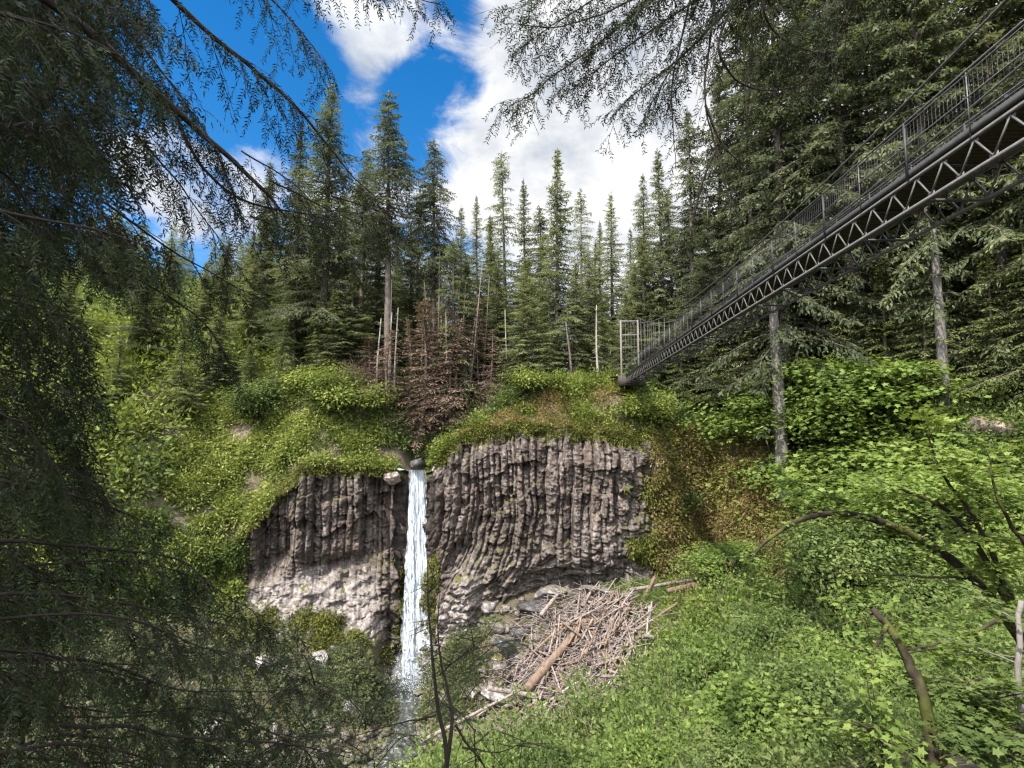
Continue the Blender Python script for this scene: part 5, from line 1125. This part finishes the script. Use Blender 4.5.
def build_hemlock():
    t = thing('hemlock_tree', 'big shadowy hemlock whose drooping boughs curtain the whole side of the view', 'hemlock', (-4.2, 1.4, -2.6))
    mb = MB(); z = np.linspace(0, 24, 30); mb.tube(np.stack([.12*np.sin(z*.2), .08*np.cos(z*.3), z], -1), .36*(1-z/26)**.8, 12, True, .05); mb.build('trunk', M['bark_dark'], t)
    w = lambda *p: [W(a, b, d) for a, b, d in p]
    # limbs that draw clear lines against the sky
    bough(w((-60, -60, 3.0), (60, 12, 3.5), (170, 104, 4.0), (232, 160, 4.3), (270, 196, 4.5), (288, 220, 4.6)), .040, .008, t, sublen=.75)
    bough(w((172, 105, 4.0), (197, 158, 4.2), (240, 198, 4.4), (300, 214, 4.8), (340, 222, 5.0)), .016, .004, t, sublen=.5, start=.02)
    bough(w((90, -80, 3.6), (205, 30, 4.1), (262, 76, 4.4), (305, 118, 4.7), (346, 168, 5.0), (372, 196, 5.1)), .024, .005, t, sublen=.62)
    bough(w((230, -90, 4.2), (300, -40, 4.4), (350, -22, 4.7), (395, -10, 4.9), (440, 4, 5.1)), .014, .004, t, sublen=.42, step=.10)
    bough(w((180, -70, 4.4), (250, -20, 4.6), (300, 30, 4.9), (330, 70, 5.1)), .014, .003, t, sublen=.6)
    bough(w((60, -60, 4.2), (120, 20, 4.5), (170, 80, 4.8), (215, 150, 5.1), (250, 235, 5.3)), .016, .003, t, sublen=.7)
    bough(w((-80, 128, 2.6), (0, 131, 3.0), (44, 126, 3.3), (110, 150, 3.6)), .020, .004, t, sublen=.6)
    bough(w((-80, 40, 3.2), (0, 70, 3.6), (20, 110, 3.8), (70, 170, 4.0), (140, 260, 4.3)), .016, .004, t, sublen=.8)
    # the thick curtain
    for y0 in np.arange(-70, 720, 42):
        for kk in range(3 if y0 < 130 else 2 if y0 < 300 else 1):
            x1 = rng.uniform(90, 215) if kk == 0 else rng.uniform(30, 130)
            if y0 > 250: x1 *= .60
            d = rng.uniform(2.8, 5.2); y = y0+rng.uniform(-20, 20); dy = rng.uniform(30, 110)*(1 if y0 < 430 else .45)
            bough(w((-110, y-20, d*.8), (x1*.2-20, y+dy*.15, d*.9), (x1*.6, y+dy*.5, d), (x1, y+dy, d*1.08)), .012, .003, t, sublen=rng.uniform(.4, .75), step=.09, tw=.34, mat='hemlock' if rng.random() < .6 else 'hemlock_lit_tint')
    for a in [((130, 130, 4.2), (190, 200, 4.7), (240, 270, 5.0)), ((100, 200, 4.0), (190, 260, 4.5), (262, 300, 4.8)), ((250, 215, 5.2), (300, 235, 5.5), (352, 250, 5.8)), ((240, 150, 5.4), (300, 190, 5.8), (330, 232, 6.0)), ((140, 280, 4.6), (200, 320, 5.0), (236, 372, 5.2)), ((330, 195, 5.6), (400, 215, 6.0), (452, 222, 6.2)), ((270, 180, 5.2), (330, 210, 5.5), (398, 240, 5.8))]:
        bough(w(*a), .010, .003, t, sublen=.55, step=.11)
    # deeper layers of the same curtain
    for y0 in np.arange(-110, 520, 40):
        for kk in range(3 if y0 < 120 else 1):
            x1 = rng.uniform(120, 235) if kk == 0 else rng.uniform(40, 150)
            if y0 > 230: x1 *= .52
            d = rng.uniform(5.2, 8.0); y = y0+rng.uniform(-20, 20); dy = rng.uniform(40, 120)
            bough(w((-130, y-30, d*.85), (x1*.2-20, y+dy*.1, d*.92), (x1*.6, y+dy*.45, d), (x1, y+dy, d*1.05)), .014, .003, t, sublen=rng.uniform(.8, 1.3), step=.14, tw=.38, leafL=.085, leafW=.28, space=.045)
    for k in range(8):
        y0 = 580+k*25; x1 = rng.uniform(190, 350); d = rng.uniform(3.6, 6.2)
        bough(w((-110, y0+rng.uniform(-30, 10), d*.75), (x1*.35, y0+rng.uniform(-25, 15), d*.9), (x1*.7, y0+rng.uniform(-10, 25), d), (x1, y0+rng.uniform(10, 50), d*1.08)), .010, .0025, t, sublen=rng.uniform(.35, .6), step=.12, tw=.26, mat='hemlock_lit_tint' if k % 3 else 'hemlock')
    # lower boughs, their extra light put into a paler needle colour
    for a in [((-80, 600, 3.0), (60, 592, 3.6), (170, 612, 4.2), (268, 636, 4.8)), ((-60, 660, 3.0), (90, 660, 3.7), (190, 690, 4.3), (300, 690, 5.0)), ((-60, 540, 3.2), (80, 545, 3.8), (180, 560, 4.3), (215, 590, 4.6)), ((60, 720, 3.4), (170, 735, 4.0), (290, 745, 4.8), (350, 760, 5.4)), ((-40, 760, 3.0), (90, 745, 3.6), (200, 780, 4.2)), ((0, 480, 3.4), (90, 500, 4.0), (170, 530, 4.5))]:
        bough(w(*a), .014, .003, t, sublen=.7, step=.10, mat='hemlock_lit_tint')
    # unseen leaf masses of the crown, set sunward to shade the boughs
    for zc, n, r in ((5, 5200, 2.8), (8.5, 5200, 2.8)): shade_crown((-6.3, -1.5, zc), (r, r, 2.6), n, .5, 'hemlock', t, 'crown')
build_hemlock()

def build_saplings():
    w = lambda *p: [W(a, b, d) for a, b, d in p]
    g = 'young hemlocks rising from the slope below'
    for px, py, d, lab, x1 in ((250, 800, 6.5, 'young hemlock sprays in front of the creek boulders', 0), (370, 790, 8.0, 'young hemlock spreading across the foot of the waterfall', 0), (310, 800, 7.0, 'young hemlock in front of the brown creek rubble', 0), (180, 810, 6.0, 'young hemlock under the lowest hanging boughs', 0), (470, 760, 9.0, 'slender young hemlock in front of the mossy rocks by the fall', 0)):
        q = W(px, py+140, d); t = thing('hemlock_sapling', lab, 'hemlock', q, g)
        tips = {250: [(232, 640), (300, 690), (200, 700), (330, 735), (170, 742)], 370: [(352, 640), (395, 690), (320, 690), (420, 735), (300, 730), (366, 700)], 310: [(300, 655), (340, 690), (268, 700), (352, 745), (282, 735), (318, 720)], 180: [(168, 650), (215, 690), (150, 700), (232, 740), (120, 735), (190, 720)], 470: [(468, 622), (505, 668), (440, 672), (520, 640), (430, 700)]}[px]
        top = W(px+4, py-30, d); mb = MB(); mb.tube(spline([[0, 0, 0], (top-q)*.5+np.array([.08, 0, 0]), top-q], 14), np.linspace(.035, .008, 14), 7); mb.build('trunk', M['bark_dark'], t)
        for a, b in tips:
            base = W(px+rng.uniform(-6, 6), b+30, d); tip = W(a, b, d+rng.uniform(-1.0, 1.0)); m = (base+tip)/2+np.array([0, 0, .12])
            bough([base, m, tip], .010, .003, t, 'hemlock_lit_tint', sublen=.65, step=.10, tw=.24, hang=.35, down=.22, leafL=.045, space=.026)
    # dead sapling
    q = W(437, 800, 6.0); t = thing('dead_sapling', 'bare dark twin-stemmed dead sapling standing before the foot of the waterfall', 'dead sapling', q)
    def stem(pts, r0, r1, d=6.0):
        P = spline([W(a, b, d) for a, b in pts], 22)-q; P = P + .012*np.stack([fbm(np.arange(22)*.5, k, 0, int(rng.integers(99)), 3) for k in range(3)], -1)
        mb = MB(); mb.tube(P, np.linspace(r0, r1, 22), 7, True, .08)
        for k in range(16):
            b = P[int(rng.integers(4, 22))]; dd = unit(rng.normal(size=3)*np.array([1, .6, .7])); l = rng.uniform(.1, .42); mb.tube([b, b+dd*l*.6+np.array([0, 0, -.01]), b+dd*l+np.array([0, 0, -.05*l])], [.005, .004, .002], 4, False)
        mb.build('stem', M['bark_dark'], t)
    stem([(440, 806), (447, 760), (437, 705), (432, 650), (428, 610), (427, 560)], .032, .003)
    stem([(444, 790), (452, 720), (445, 680), (438, 640), (440, 590)], .026, .003)
    stem([(455, 725), (470, 748), (490, 775), (492, 800)], .014, .007)
    stem([(436, 715), (405, 722), (370, 732), (350, 738)], .011, .003)
    stem([(462, 748), (500, 752), (530, 738)], .010, .002)
    stem([(440, 675), (462, 655), (490, 635)], .010, .002)
    # bare branching stem in the lower corner
    q = W(14, 800, 4.5); t = thing('bare_shrub', 'leafless black shrub with forking stems in the lower corner', 'bare shrub', q)
    for pts, r in (([(10, 810), (22, 740), (24, 700), (28, 640)], .026), ([(22, 735), (42, 700), (62, 672), (80, 655)], .016), ([(24, 720), (5, 690), (-20, 660)], .014), ([(24, 745), (60, 735), (110, 738), (150, 734)], .014), ([(40, 702), (36, 670), (46, 640)], .009), ([(60, 675), (84, 690), (100, 712)], .007)):
        P = spline([W(a, b, 4.5) for a, b in pts], 16)-q; mb = MB(); mb.tube(P, np.linspace(r, r*.3, 16), 6, True, .08)
        for k in range(9):
            b = P[int(rng.integers(3, 16))]; dd = unit(rng.normal(size=3)); l = rng.uniform(.08, .3); mb.tube([b, b+dd*l*.6, b+dd*l], [.004, .003, .0015], 4, False)
        mb.build('stem', M['bark_dark'], t)
build_saplings()

def build_overhang():
    t = thing('overhanging_fir', 'fir reaching over from above, its bare-tipped boughs fanned across the white cloud', 'fir', (4.4, -2.2, -1.2))
    mb = MB(); z = np.linspace(0, 20, 26); mb.tube(np.stack([.1*np.sin(z*.2), .08*np.cos(z*.3), z], -1), .34*(1-z/23)**.8, 12, True, .05); mb.build('trunk', M['bark_dark'], t)
    w = lambda *p: [W(a, b, d) for a, b, d in p]
    kw = dict(mat='hemlock', sublen=.75, step=.085, tw=.22, hang=.5, down=.40, leafL=.046, space=.024, dens=1.0)
    for a in [((860, -110, 3.6), (740, -50, 4.2), (640, 0, 4.8), (560, 26, 5.2), (505, 24, 5.5)), ((860, -90, 3.8), (760, -20, 4.4), (690, 50, 4.8), (640, 90, 5.1), (612, 118, 5.3)), ((800, -80, 4.0), (690, -30, 4.6), (600, 40, 5.0), (540, 88, 5.4), (510, 106, 5.6)), ((840, -80, 4.2), (740, 0, 4.7), (670, 70, 5.1), (652, 116, 5.3)),
              ((760, -90, 4.4), (650, -50, 4.8), (560, -10, 5.2), (512, 10, 5.5)), ((820, -60, 4.5), (700, 0, 4.9), (610, 60, 5.3), (570, 92, 5.5)), ((780, -90, 4.6), (660, -40, 5.0), (570, 14, 5.3), (520, 50, 5.6)), ((800, -90, 4.0), (700, -40, 4.5), (630, 20, 4.9), (585, 60, 5.2))]:
        bough(w(*a), .015, .003, t, **kw)
    # the long hanging limbs right of the cloud, almost bare
    kb = dict(mat='hemlock', sublen=.42, step=.10, tw=.16, hang=.5, down=.6, leafL=.040, space=.026, dens=.6)
    for a in [((722, -60, 4.4), (714, 0, 4.5), (708, 60, 4.6), (706, 110, 4.6), (716, 150, 4.7), (728, 200, 4.7), (730, 232, 4.8)), ((760, -60, 4.2), (764, 0, 4.3), (772, 26, 4.4), (790, 44, 4.5), (838, 56, 4.7)), ((728, 10, 4.4), (718, 50, 4.4), (732, 76, 4.5), (760, 90, 4.6), (800, 88, 4.7), (832, 78, 4.8)), ((706, 105, 4.6), (722, 142, 4.7), (742, 164, 4.8), (772, 178, 4.9)), ((700, -40, 4.8), (684, 30, 4.9), (672, 100, 5.0), (676, 170, 5.1)), ((716, 150, 4.7), (700, 190, 4.8), (690, 240, 4.9)), ((745, -40, 4.6), (752, 40, 4.8), (748, 110, 4.9), (744, 150, 5.0))]:
        bough(w(*a), .013, .003, t, **kb)
    for a in [((900, -80, 4.0), (850, -20, 4.4), (810, 20, 4.6), (780, 60, 4.8)), ((870, -60, 4.6), (840, 30, 5.0), (800, 80, 5.2)), ((840, -80, 4.6), (790, -10, 5.0), (760, 60, 5.3))]:
        bough(w(*a), .012, .003, t, **kw)
build_overhang()

def build_vine_maple():
    w = lambda *p: [W(a, b, d) for a, b, d in p]
    def limb(t, pts, r0, r1, name='limb', nleaf=700, spread=.5, leafs=.062, wood='bark_moss', lmat='maple', tl=(.15, 1.0)):
        org = np.array(t.location); P = spline(pts, 40); L = np.linalg.norm(np.diff(P, axis=0), axis=1).sum()
        P = P + .03*np.stack([fbm(np.arange(40)*.25, k, 0, int(rng.integers(999)), 3) for k in range(3)], -1)
        mb = MB(); mb.tube(P-org, np.linspace(r0, r1, 40), 9, True, .07); PP, DD = [], []
        nt_ = int(L*7)
        for k in range(nt_):
            i = int(lerp(tl[0], tl[1], rng.random())*39); b = P[i]; d = unit(rng.normal(size=3)*np.array([1, 1, .35])+np.array([0, 0, .15])); l = spread*rng.uniform(.4, 1.3)
            q = np.linspace(0, 1, 6)[:, None]; tw = b + d*l*q + np.array([0, 0, -.12*l])*q**2; mb.tube(tw-org, np.linspace(.006, .002, 6), 4, False)
            m = max(3, int(nleaf/nt_)); f = rng.uniform(.25, 1.08, m)[:, None]; sd = unit(np.cross(d, UPV)); PP.append(b+d*l*f+np.array([0, 0, -.12*l])*f**2+sd*rng.normal(0, .10*spread/.5, (m, 1))+rng.normal(0, .03, (m, 3))); DD.append(unit(d+sd*rng.normal(0, .8, (m, 1))+np.array([0, 0, -.35])))
        o = mb.build(name, M[wood], t); P, D = np.concatenate(PP), np.concatenate(DD); l = leafs*rng.uniform(.55, 1.25, len(P))
        V, F = leaves(P-org, D, unit(UPV*1.2+rng.normal(0, .4, P.shape)), l, l*.95, LOBED); make_mesh('foliage', V, F, M[lmat], o); return o
    q = W(1075, 700, 7.0)
    t = thing('vine_maple', 'vine maple with a long bare limb arching over the green slope', 'maple', q-np.array([0, 0, 1.6]))
    limb(t, w((1090, 860, 7.0), (1050, 700, 7.0), (1010, 625, 7.0), (965, 570, 7.1), (905, 530, 7.2), (845, 514, 7.3), (795, 522, 7.4), (765, 542, 7.5), (752, 562, 7.6)), .085, .014, nleaf=520, tl=(.3, 1.0), spread=.42)
    limb(t, w((970, 580, 7.1), (900, 575, 7.4), (830, 572, 7.6)), .02, .006, nleaf=260)
    limb(t, w((1040, 680, 7.0), (1000, 590, 6.8), (960, 520, 6.6), (905, 490, 6.5), (870, 478, 6.4)), .05, .008, nleaf=1300)
    limb(t, w((1010, 600, 6.8), (975, 520, 6.6), (940, 470, 6.4), (925, 420, 6.3)), .035, .006, nleaf=1300)
    limb(t, w((1060, 640, 6.4), (1030, 560, 6.2), (1000, 500, 6.0), (985, 450, 6.0)), .035, .006, nleaf=1100)
    limb(t, w((1060, 600, 6.0), (1020, 610, 6.0), (950, 640, 6.2), (890, 655, 6.4)), .028, .006, nleaf=1100)
    limb(t, w((860, 520, 7.3), (835, 500, 7.5), (800, 480, 7.8)), .012, .004, nleaf=300)
    q = W(930, 790, 4.95); t = thing('leaning_maple', 'short mossy crooked maple limbs leaning together below the arch', 'maple', q-np.array([0, 0, .6]))
    limb(t, w((938, 850, 4.95), (934, 760, 4.95), (926, 705, 4.95), (908, 660, 5.03), (890, 628, 5.10), (874, 610, 5.18)), .066, .026, nleaf=160, tl=(.45, 1))
    limb(t, w((885, 625, 5.10), (876, 650, 5.03), (871, 680, 4.95)), .02, .006, nleaf=60)
    limb(t, w((934, 770, 4.95), (975, 720, 4.80), (1010, 690, 4.65)), .03, .008, nleaf=420, tl=(.4, 1))
    limb(t, w((934, 780, 4.95), (900, 740, 4.65), (850, 720, 4.50)), .025, .008, nleaf=420, tl=(.3, 1))
    q = W(1035, 760, 4.6); t = thing('young_alder', 'pale-barked young alder stem at the edge with leaves around it', 'alder', q-np.array([0, 0, .7]))
    limb(t, w((1040, 860, 4.6), (1030, 760, 4.6), (1018, 690, 4.7), (1022, 600, 4.8)), .03, .02, nleaf=1100, wood='bark_grey', lmat='shrub', tl=(.2, 1))
    limb(t, w((1026, 730, 4.6), (985, 740, 4.4), (940, 760, 4.3)), .016, .005, nleaf=1100, lmat='shrub')
    limb(t, w((1022, 690, 4.7), (985, 680, 4.8), (950, 690, 4.9)), .014, .005, nleaf=420, lmat='shrub')
build_vine_maple()
SUN, CLOUD, CLOUD_FILL, SKYS, EXPO = 3.5, .41, 6.4, .085, 1.42
BLOBS = [(445, 115, 3, 7, -.30), (460, 50, 2, 6, -.22), (250, 100, 3, 12, -.24), (300, 60, 1, 5, -.15), (60, 80, 5, 20, -.2), (205, 180, 1, 8, .3), (355, 35, 1, 5, .08), (425, 35, 1, 4, .12), (560, 120, 6, 15, .34), (640, 160, 6, 15, .25), (700, 120, 10, 25, .25), (800, 100, 10, 30, .2)]
# ------------------------------------------------------------------ sky, sun, camera
SUN_EL, SUN_AZ = math.radians(52), math.radians(-142)    # azimuth measured from +Y towards +X
wld = bpy.data.worlds.new('World'); S.world = wld; wld.use_nodes = True
nt = wld.node_tree; nt.nodes.clear(); N, L = nt.nodes, nt.links
sky = N.new('ShaderNodeTexSky'); sky.sky_type = 'NISHITA'; sky.sun_disc = False
sky.sun_elevation = SUN_EL; sky.sun_rotation = SUN_AZ; sky.air_density = 1.0; sky.dust_density = .3; sky.ozone_density = 2.5; sky.altitude = 300
hs = N.new('ShaderNodeHueSaturation'); hs.inputs['Saturation'].default_value = 1.4; L.new(sky.outputs[0], hs.inputs['Color'])
b1 = N.new('ShaderNodeBackground'); b1.inputs[1].default_value = SKYS; L.new(hs.outputs[0], b1.inputs[0])
tc = N.new('ShaderNodeTexCoord'); dirv = tc.outputs['Generated']
def dot_blob(px, py, r_in, r_out, amt):
    d = W(px, py, 1.0); d = d/np.linalg.norm(d)
    v = N.new('ShaderNodeVectorMath'); v.operation = 'DOT_PRODUCT'; L.new(dirv, v.inputs[0]); v.inputs[1].default_value = tuple(d)
    m = N.new('ShaderNodeMapRange'); m.interpolation_type = 'SMOOTHSTEP'
    m.inputs['From Min'].default_value = math.cos(math.radians(r_out)); m.inputs['From Max'].default_value = math.cos(math.radians(r_in)); m.inputs['To Max'].default_value = amt
    L.new(v.outputs['Value'], m.inputs['Value']); return m.outputs[0]
def addn(a, b, op='ADD'):
    m = N.new('ShaderNodeMath'); m.operation = op
    for s, v in ((m.inputs[0], a), (m.inputs[1], b)):
        if isinstance(v, (int, float)): s.default_value = v
        else: L.new(v, s)
    return m.outputs[0]
# warp the direction a little so that cloud edges are ragged
mp = N.new('ShaderNodeMapping'); mp.inputs['Scale'].default_value = (1, 1, 1.5); L.new(dirv, mp.inputs[0])
n1 = N.new('ShaderNodeTexNoise'); n1.inputs['Scale'].default_value = 7.5; n1.inputs['Detail'].default_value = 9; n1.inputs['Roughness'].default_value = .62; n1.inputs['Distortion'].default_value = .5; L.new(mp.outputs[0], n1.inputs['Vector'])
n2 = N.new('ShaderNodeTexNoise'); n2.inputs['Scale'].default_value = 7; n2.inputs['Detail'].default_value = 8; n2.inputs['Roughness'].default_value = .6; L.new(mp.outputs[0], n2.inputs['Vector'])
dens = addn(n1.outputs['Fac'], .12)
for px, py, a, b, amt in BLOBS: dens = addn(dens, dot_blob(px, py, a, b, amt))
mr = N.new('ShaderNodeMapRange'); mr.interpolation_type = 'SMOOTHSTEP'; mr.inputs['From Min'].default_value = .44; mr.inputs['From Max'].default_value = .76; L.new(dens, mr.inputs['Value'])
cr = N.new('ShaderNodeValToRGB'); e = cr.color_ramp.elements; e[0].position = .34; e[0].color = (.55, .60, .68, 1); e[1].position = .62; e[1].color = (1, 1, 1, 1); L.new(n2.outputs['Fac'], cr.inputs[0])
# clouds around the sun, out of view, brightened as added frontal fill
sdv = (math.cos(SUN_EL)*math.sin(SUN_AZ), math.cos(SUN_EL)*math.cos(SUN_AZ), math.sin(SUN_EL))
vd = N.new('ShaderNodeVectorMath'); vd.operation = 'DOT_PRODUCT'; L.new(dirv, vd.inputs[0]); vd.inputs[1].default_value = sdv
gl = N.new('ShaderNodeMapRange'); gl.interpolation_type = 'SMOOTHSTEP'; gl.inputs['From Min'].default_value = .12; gl.inputs['From Max'].default_value = .85; gl.inputs['To Min'].default_value = CLOUD; gl.inputs['To Max'].default_value = CLOUD*CLOUD_FILL
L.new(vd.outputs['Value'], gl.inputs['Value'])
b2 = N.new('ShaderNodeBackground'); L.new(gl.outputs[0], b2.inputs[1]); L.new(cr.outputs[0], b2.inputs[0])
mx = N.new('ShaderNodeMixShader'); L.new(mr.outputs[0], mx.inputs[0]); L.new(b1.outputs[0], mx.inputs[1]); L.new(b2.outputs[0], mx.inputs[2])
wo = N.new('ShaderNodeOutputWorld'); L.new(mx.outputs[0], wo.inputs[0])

sl = bpy.data.lights.new('sun', 'SUN'); sl.energy = SUN; sl.angle = math.radians(.6); sl.color = (1, .95, .87)
so = bpy.data.objects.new('sun', sl); COL.objects.link(so)
sd = Vector((math.cos(SUN_EL)*math.sin(SUN_AZ), math.cos(SUN_EL)*math.cos(SUN_AZ), math.sin(SUN_EL)))
so.rotation_euler = sd.to_track_quat('Z', 'Y').to_euler(); so.location = (-20, -20, 60)

cam = bpy.data.cameras.new('camera'); cam.sensor_width = 36; cam.lens = FPX/1024*36; cam.clip_start = .05; cam.clip_end = 3000
co = bpy.data.objects.new('camera', cam); COL.objects.link(co); co.rotation_euler = (math.pi/2 + PITCH, 0, 0); S.camera = co
S.view_settings.view_transform = 'Standard'; S.view_settings.look = 'None'; S.view_settings.exposure = EXPO; S.view_settings.gamma = 1; S.view_settings.use_curve_mapping = False
S.render.engine = 'CYCLES'
c = S.cycles; c.max_bounces = 6; c.diffuse_bounces = 3; c.glossy_bounces = 2; c.transmission_bounces = 4; c.transparent_max_bounces = 12; c.caustics_reflective = False; c.caustics_refractive = False
c.sample_clamp_indirect = 6; c.use_denoising = True; c.denoiser = 'OPENIMAGEDENOISE'; c.use_adaptive_sampling = True; c.adaptive_threshold = .02
c.pixel_filter_type = 'BLACKMAN_HARRIS'; c.filter_width = 1.3
